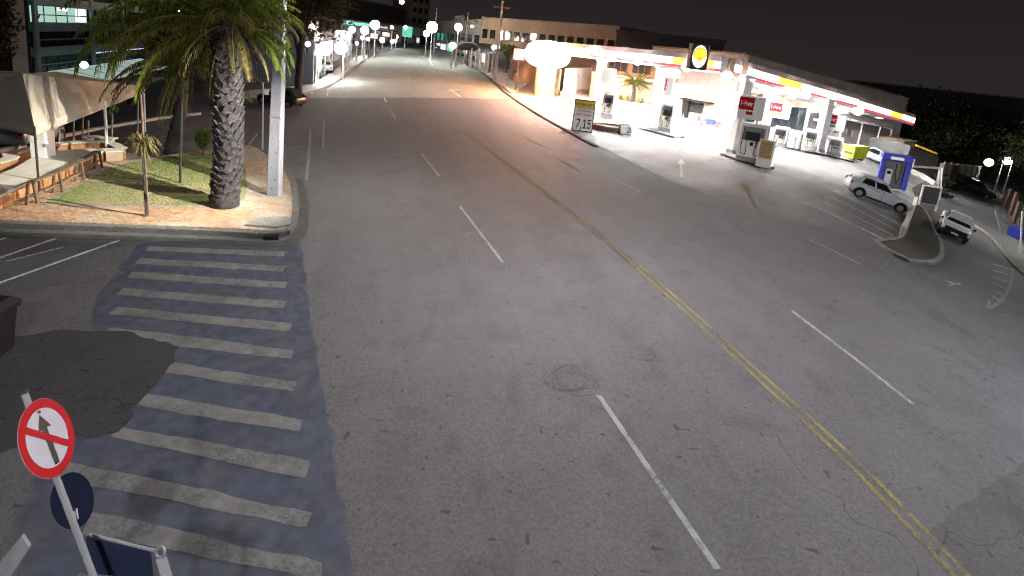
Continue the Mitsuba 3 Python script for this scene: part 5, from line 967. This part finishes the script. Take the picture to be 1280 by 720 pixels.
def car(name, label, cat_, xy, yaw, paint, kind='hatch', scale=1.0):
    k = thing(name, label, cat_); b = on(xy); f_ = xy + np.array([math.cos(yaw), math.sin(yaw)]) * 1.3; r_2 = xy - np.array([math.cos(yaw), math.sin(yaw)]) * 1.3
    l_ = xy + np.array([-math.sin(yaw), math.cos(yaw)]) * .7; rr_ = xy - np.array([-math.sin(yaw), math.cos(yaw)]) * .7
    pitch = -math.atan2(gz(*f_) - gz(*r_2), 2.6); roll_ = math.atan2(gz(*l_) - gz(*rr_), 1.4); TR = trimesh.transformations; M = TR.translation_matrix(b) @ TR.rotation_matrix(yaw, [0, 0, 1]) @ TR.rotation_matrix(pitch, [0, 1, 0]) @ TR.rotation_matrix(roll_, [1, 0, 0]) @ np.diag([scale, scale, scale, 1])
    def P_(n, m, mt, holder=None, **kw):
        m = m.copy(); m.apply_transform(M); return part(holder or k, n, m, mt, **kw)
    if kind == 'hatch':
        L, WB_, R = 4.0, 2.55, .31; body = [(-1.98, .70, .42, .80), (-1.9, .80, .30, .95), (-1.6, .86, .22, 1.0), (-.8, .87, .20, .97), (.4, .87, .20, .95), (.95, .86, .21, .93), (1.5, .84, .24, .84), (1.85, .76, .30, .74), (2.0, .62, .36, .64)]
        base = [(-1.90, .71), (1.02, .73)]; roof = [(-1.32, .55), (.0, .57)]; zb, zt = .90, 1.45
        wx = (-1.26, 1.26)
    else:
        L, WB_, R = 4.7, 2.9, .36; body = [(-2.35, .80, .50, .98), (-2.28, .86, .42, 1.06), (-1.2, .88, .36, 1.08), (0, .88, .34, 1.08), (1.2, .88, .36, 1.08), (1.9, .86, .38, 1.03), (2.25, .80, .42, .94), (2.36, .68, .48, .82)]
        base = [(-.62, .78), (1.28, .78)]; roof = [(-.42, .62), (.55, .62)]; zb, zt = 1.02, 1.66; wx = (-1.42, 1.48)
        if kind == 'suv': base = [(-2.2, .78), (1.28, .78)]; roof = [(-1.9, .64), (.5, .64)]
    P_('body', loft(body, 24, 4.5), paint, smooth=45)
    cab = hull([(x, s * w, z) for (x, w), z in ((base[0], zb), (base[1], zb), (roof[0], zt - .04), (roof[1], zt - .04)) for s in (-1, 1)] + [(x, s * w * .86, zt) for (x, w) in (roof[0], roof[1]) for s in (-1, 1)])
    if kind == 'hatch': cab = hull([*cab.vertices, *[(x, s * w, z) for s in (-1, 1) for x, w, z in ((-.5, .50, zt + .05), (-.9, .48, zt + .045), (-.1, .46, zt + .02), (-1.62, .55, 1.22), (-1.3, .46, zt + .015), (.5, .60, 1.20))]])
    P_('cabin', cab, paint, smooth=28)
    def quad_pane(nm, a, b_, c, d, out, mt='glass_dark'):
        a, b_, c, d = map(np.array, (a, b_, c, d)); ctr = (a + b_ + c + d) / 4; nrm_ = np.cross(b_ - a, d - a); nrm_ = nrm_ / np.linalg.norm(nrm_); nrm_ = nrm_ if nrm_ @ out > 0 else -nrm_
        sh = [ctr + (x - ctr) for x in (a, b_, c, d)]; P_(nm, hull([x + nrm_ * .012 for x in sh] + [x - nrm_ * .01 for x in sh]), mt)
    def lerp(p_, q_, t): return np.array(p_) * (1 - t) + np.array(q_) * t
    for s in (-1, 1):
        A, B, C, D = [np.array(v_) for v_ in ((base[0][0], s * base[0][1], zb), (base[1][0], s * base[1][1], zb), (roof[1][0], s * roof[1][1], zt - .04), (roof[0][0], s * roof[0][1], zt - .04))]
        pt = lambda u_, v_: lerp(lerp(A, B, u_), lerp(D, C, u_), v_)
        for nm, u0, u1, u2, u3 in ((('side_window', .16, .47, .47, .10), ('side_window', .51, .86, .92, .51)) if kind != 'pickup' else (('side_window', .1, .84, .90, .08),)): quad_pane(nm, pt(u0, .14), pt(u1, .14), pt(u2, .88), pt(u3, .88), np.array([0, s, .3]))
        if kind == 'hatch': pass
        wm = lathe([(.0, -.09), (R * .6, -.10), (R * .96, -.095), (R, -.06), (R, .06), (R * .96, .095), (R * .6, .10), (0, .09)], 22); wm.apply_transform(TR.rotation_matrix(math.pi / 2, [1, 0, 0]))
        rim = lathe([(0, -.012), (R * .6, -.012), (R * .64, .0), (R * .6, .012), (0, .02)], 18); rim.apply_transform(TR.rotation_matrix(-s * math.pi / 2, [1, 0, 0]))
        for x in wx:
            w_ = 'wheel'; kk = P_('wheel', wm.copy().apply_translation((x, s * .76, R)), 'rubber'); 
            m2 = rim.copy().apply_translation((x, s * .868, R)); m2.apply_transform(M); n_ = numbered(kk + '__rim'); scene[n_] = mikit.ply(m2, 'alloy')
            ar = prism(Polygon([((R + .08) * math.cos(t), (R + .08) * math.sin(t)) for t in np.linspace(0, 2 * math.pi, 30)[:-1]]).intersection(sbox(-1, -.12, 1, 1)), -.012, .012); ar.apply_transform(TR.rotation_matrix(math.pi / 2, [1, 0, 0])); P_('wheel_arch', ar.apply_translation((x, s * (.862 if kind == 'hatch' else .872), R)), 'plastic_black')
        ml = ball((base[1][0] - .18, s * (base[1][1] + .17), zb + .06), .1, 2, (.7, 1.0, .75)); P_('mirror', ml, paint if kind == 'hatch' else 'plastic_black', smooth=True)
        xf = body[-2][0]; P_('headlight', ball((xf + .0, s * .56, .70 if kind == 'hatch' else .86), .16, 2, (.85, 1.15, .5)), 'lamp_clear', smooth=True); xr = body[0][0]; P_('tail_light', bx(xr - .02, xr + .12, s * .68 - .1, s * .68 + .1, .72, .92, .02), 'lamp_red')
        P_('sill', bx(wx[0] + .45, wx[1] - .45, s * .845 - .03, s * .845 + .03, .20, .30, .01), 'plastic_black')
        for x in (-.35, .45) if kind == 'hatch' else (.15,): P_('door_handle', bx(x - .09, x + .09, s * .872 - .012, s * .872 + .012, .80, .83), 'galvanised' if paint != 'car_white' else 'car_silver')
        if kind == 'hatch': P_('door_seam', bx(.02, .035, s * .866, s * .874, .32, .9), 'plastic_black')
    Bf = lambda u_, v_: lerp(lerp((base[1][0], -base[1][1], zb), (base[1][0], base[1][1], zb), u_), lerp((roof[1][0], -roof[1][1], zt - .04), (roof[1][0], roof[1][1], zt - .04), u_), v_)
    quad_pane('windscreen', Bf(.06, .08), Bf(.94, .08), Bf(.95, .95), Bf(.05, .95), np.array([1, 0, .5]))
    Br = lambda u_, v_: lerp(lerp((base[0][0], -base[0][1], zb), (base[0][0], base[0][1], zb), u_), lerp((roof[0][0], -roof[0][1], zt - .04), (roof[0][0], roof[0][1], zt - .04), u_), v_)
    quad_pane('rear_window', Br(.1, .2), Br(.9, .2), Br(.9, .9), Br(.1, .9), np.array([-1, 0, .5]))
    xf = body[-1][0]
    if kind == 'hatch': P_('grille', bx(xf - .06, xf + .012, -.42, .42, .50, .58, .01), 'plastic_black'); P_('number_plate', bx(xf + .0, xf + .02, -.2, .2, .36, .46), 'galvanised'); P_('bumper_intake', bx(xf - .2, xf - .02, -.6, .6, .30, .42, .01), 'plastic_black')
    else:
        P_('grille', bx(xf - .1, xf + .03, -.66, .66, .62, .82, .02), 'plastic_black'); P_('bumper', hull([*bx(xf - .25, xf + .10, -.70, .70, .40, .62, .03).vertices, *bx(xf - .5, xf - .3, -.86, .86, .40, .62, .03).vertices]), 'plastic_black'); P_('number_plate', bx(xf + .10, xf + .115, -.2, .2, .46, .58), 'galvanised')
        if kind == 'pickup':
            P_('bed_floor', bx(-2.22, -.72, -.72, .72, 1.081, 1.09), 'plastic_black')
            for s in (-1, 1): P_('bed_rail', bx(-2.3, -.66, s * .80 - .06, s * .80 + .06, 1.02, 1.2, .02), paint)
            P_('tailgate', bx(-2.34, -2.24, -.8, .8, .7, 1.2, .02), paint)
    return k
def heading(a, b): return math.atan2(b[1] - a[1], b[0] - a[0])
a, b = np.array((24.45, 38.72)), np.array((26.74, 38.01)); car('parked_car', 'white hatchback with black wheels parked in the marked bays by the blue booth', 'car', (a + b) / 2 + np.array([.35, .75]), heading(a, b), 'car_white', 'hatch', 1.08)
a = np.array((28.51, 34.78)); car('pickup_truck', 'white pickup truck with a black front bumper facing out of the side street', 'pickup truck', a + np.array([1.25, 1.75]), -2.2, 'car_white', 'pickup', .96)
car('pickup_truck', 'white pickup truck standing under the long shelter behind the blue booth', 'pickup truck', np.array((40.57, 62.42)) + [0, .9], 2.55, 'car_white', 'pickup', .95)
car('parked_car', 'dark car at the foot of the pale boundary wall in the side street', 'car', np.array((57.12, 68.83)), -.35, 'car_dark', 'suv', 1.0)
car('parked_car', 'silver white car half hidden by the tent at the left edge', 'car', np.array((-25.05, 27.90)) + [-.2, .5], heading(np.array((-25.23, 27.54)), np.array((-25.73, 29.56))), 'car_silver', 'hatch', 1.0)
car('parked_car', 'dark car in front of the violet lit shopfront', 'car', np.array((-24.54, 66.75)), 1.9, 'car_dark', 'suv', 1.0)
car('parked_car', 'pale van shaped car behind the left globe lamp', 'car', np.array((-25.43, 73.39)), 1.9, 'car_silver', 'suv', 1.05)
car('parked_car', 'dark rounded car just right of the utility pole on the far left street', 'car', np.array((-20.09, 47.38)), 2.9, 'car_dark', 'hatch', 1.0)

# ---------------------------------------------------------------- people at the snack table, table and chairs
import manifold3d as m3
def person(label, at, yaw, shirt, trousers, hair=(.02, .015, .012), sit=True, arm=0.0):
    k = thing('person', label, 'person'); z0 = .45 if sit else .92
    J = dict(hip=(0, 0, z0 + .08), chest=(-.03 if sit else 0, 0, z0 + .48), neck=(0, 0, z0 + .62), head=(.03, 0, z0 + .78))
    bones = [('hip', 'chest', .145, .165)]
    parts_ = []
    def sph(p, r): return m3.Manifold.sphere(r, 16).translate([float(x) for x in p])
    def bone(p, q, r0, r1): parts_.append(m3.Manifold.batch_hull([sph(p, r0), sph(q, r1)]))
    bone(J['hip'], J['chest'], .15, .15); bone((J['chest'][0], -.15, J['chest'][2]), (J['chest'][0], .15, J['chest'][2]), .085, .085); bone(J['chest'], J['neck'], .09, .055); bone(J['neck'], J['head'], .055, .095); bone(J['head'], (J['head'][0] + .015, 0, J['head'][2] + .05), .095, .095); bone((J['head'][0] + .09, 0, J['head'][2] + .01), (J['head'][0] + .105, 0, J['head'][2] - .015), .014, .018)
    for s in (-1, 1):
        sh, el, ha = (J['chest'][0], s * .20, J['chest'][2] + .02), (J['chest'][0] + .12, s * .25, J['chest'][2] - .24), (J['chest'][0] + .36, s * .17, J['chest'][2] - .20 + arm); bone(sh, el, .055, .045); bone(el, ha, .043, .03); bone(ha, (ha[0] + .08, ha[1] * .9, ha[2]), .035, .028)
        if sit: hp, kn, an = (0, s * .10, z0 + .05), (.42, s * .14, z0 + .03), (.40, s * .14, .09)
        else: hp, kn, an = (0, s * .10, z0 + .02), (.02, s * .11, .5), (0, s * .11, .09)
        bone(hp, kn, .09, .065); bone(kn, an, .06, .042); bone((an[0], an[1], .045), (an[0] + .15, an[1], .04), .045, .038)
    man = parts_[0]
    for p_ in parts_[1:]: man = man + p_
    man = man.refine_to_length(.05); me = man.to_mesh(); m = trimesh.Trimesh(me.vert_properties[:, :3], me.tri_verts); trimesh.smoothing.filter_taubin(m, iterations=4)
    v = m.vertices; col = np.tile(np.array(shirt, float), (len(v), 1)); skin = np.array((.30, .17, .11)); low = (v[:, 2] < z0 + .12) & ~((np.abs(v[:, 1]) > .155) & (v[:, 2] > z0 + .15)); col[low] = trousers; col[v[:, 2] < .085] = (.03, .03, .03); col[v[:, 2] > z0 + .60] = skin; col[(v[:, 0] > J['chest'][0] + .17) & (v[:, 2] > z0 + .2) & (v[:, 2] < z0 + .6)] = skin
    part(k, 'body', rz(m, yaw, at), 'vertex_paint', smooth=True, color=col)
    hm = m3.Manifold.batch_hull([sph((J['head'][0] - .03, 0, J['head'][2] + .05), .103), sph((J['head'][0] + .0, 0, J['head'][2] + .085), .09)]).to_mesh(); h = trimesh.Trimesh(hm.vert_properties[:, :3], hm.tri_verts); part(k, 'hair', rz(h, yaw, at), 'vertex_paint', smooth=True, color=np.tile(np.array(hair), (len(h.vertices), 1)))
    for s in (-1, 1): part(k, 'eye', rz(ball((J['head'][0] + .088, s * .035, J['head'][2] + .03), .013, 1), yaw, at), 'plastic_black')
    return k
def chair(label, at, yaw, mat='white'):
    k = thing('plastic_chair', label, 'chair'); part(k, 'seat', rz(bx(-.22, .22, -.22, .22, .40, .44, .015), yaw, at), mat); part(k, 'backrest', rz(bx(-.25, -.21, -.22, .22, .44, .86, .015), yaw, at), mat)
    for x in (-.18, .18):
        for y in (-.18, .18): part(k, 'leg', rz(tube([(x * 1.15, y * 1.15, 0), (x, y, .41)], .022, 6), yaw, at), mat)
t0 = on((20.85, 60.85), .012); k = thing('snack_table', 'blue plastic table between the seated people at the tan wall', 'table'); part(k, 'top', bx(t0[0] - .55, t0[0] + .55, t0[1] - .5, t0[1] + .5, t0[2] + .70, t0[2] + .75, .015), 'blue')
for sx in (-.42, .42):
    for sy in (-.38, .38): part(k, 'leg', tube([t0 + [sx * 1.1, sy * 1.1, 0], t0 + [sx, sy, .7]], .03, 6), 'blue')
part(k, 'cloth_front', bx(t0[0] - .56, t0[0] + .56, t0[1] - .52, t0[1] - .505, t0[2] + .25, t0[2] + .72), 'blue')
for dx, dy, yaw, sh, tr, lb in ((-1.25, .0, .1, (.45, .03, .05), (.08, .08, .1), 'seated person in a red shirt at the left of the blue table'), (.0, 1.0, -1.6, (.25, .38, .55), (.05, .06, .1), 'seated person in a pale blue shirt behind the blue table'), (1.3, -.1, 2.9, (.5, .3, .27), (.25, .04, .04), 'seated person in a pinkish shirt at the right of the blue table')):
    p_ = t0 + [dx, dy, 0]; person(lb, p_, yaw, sh, tr); chair('white plastic chair under the ' + lb.replace('seated ', '').split(' at ')[0].split(' behind')[0], p_ - [math.cos(yaw) * .02, math.sin(yaw) * .02, 0], yaw)
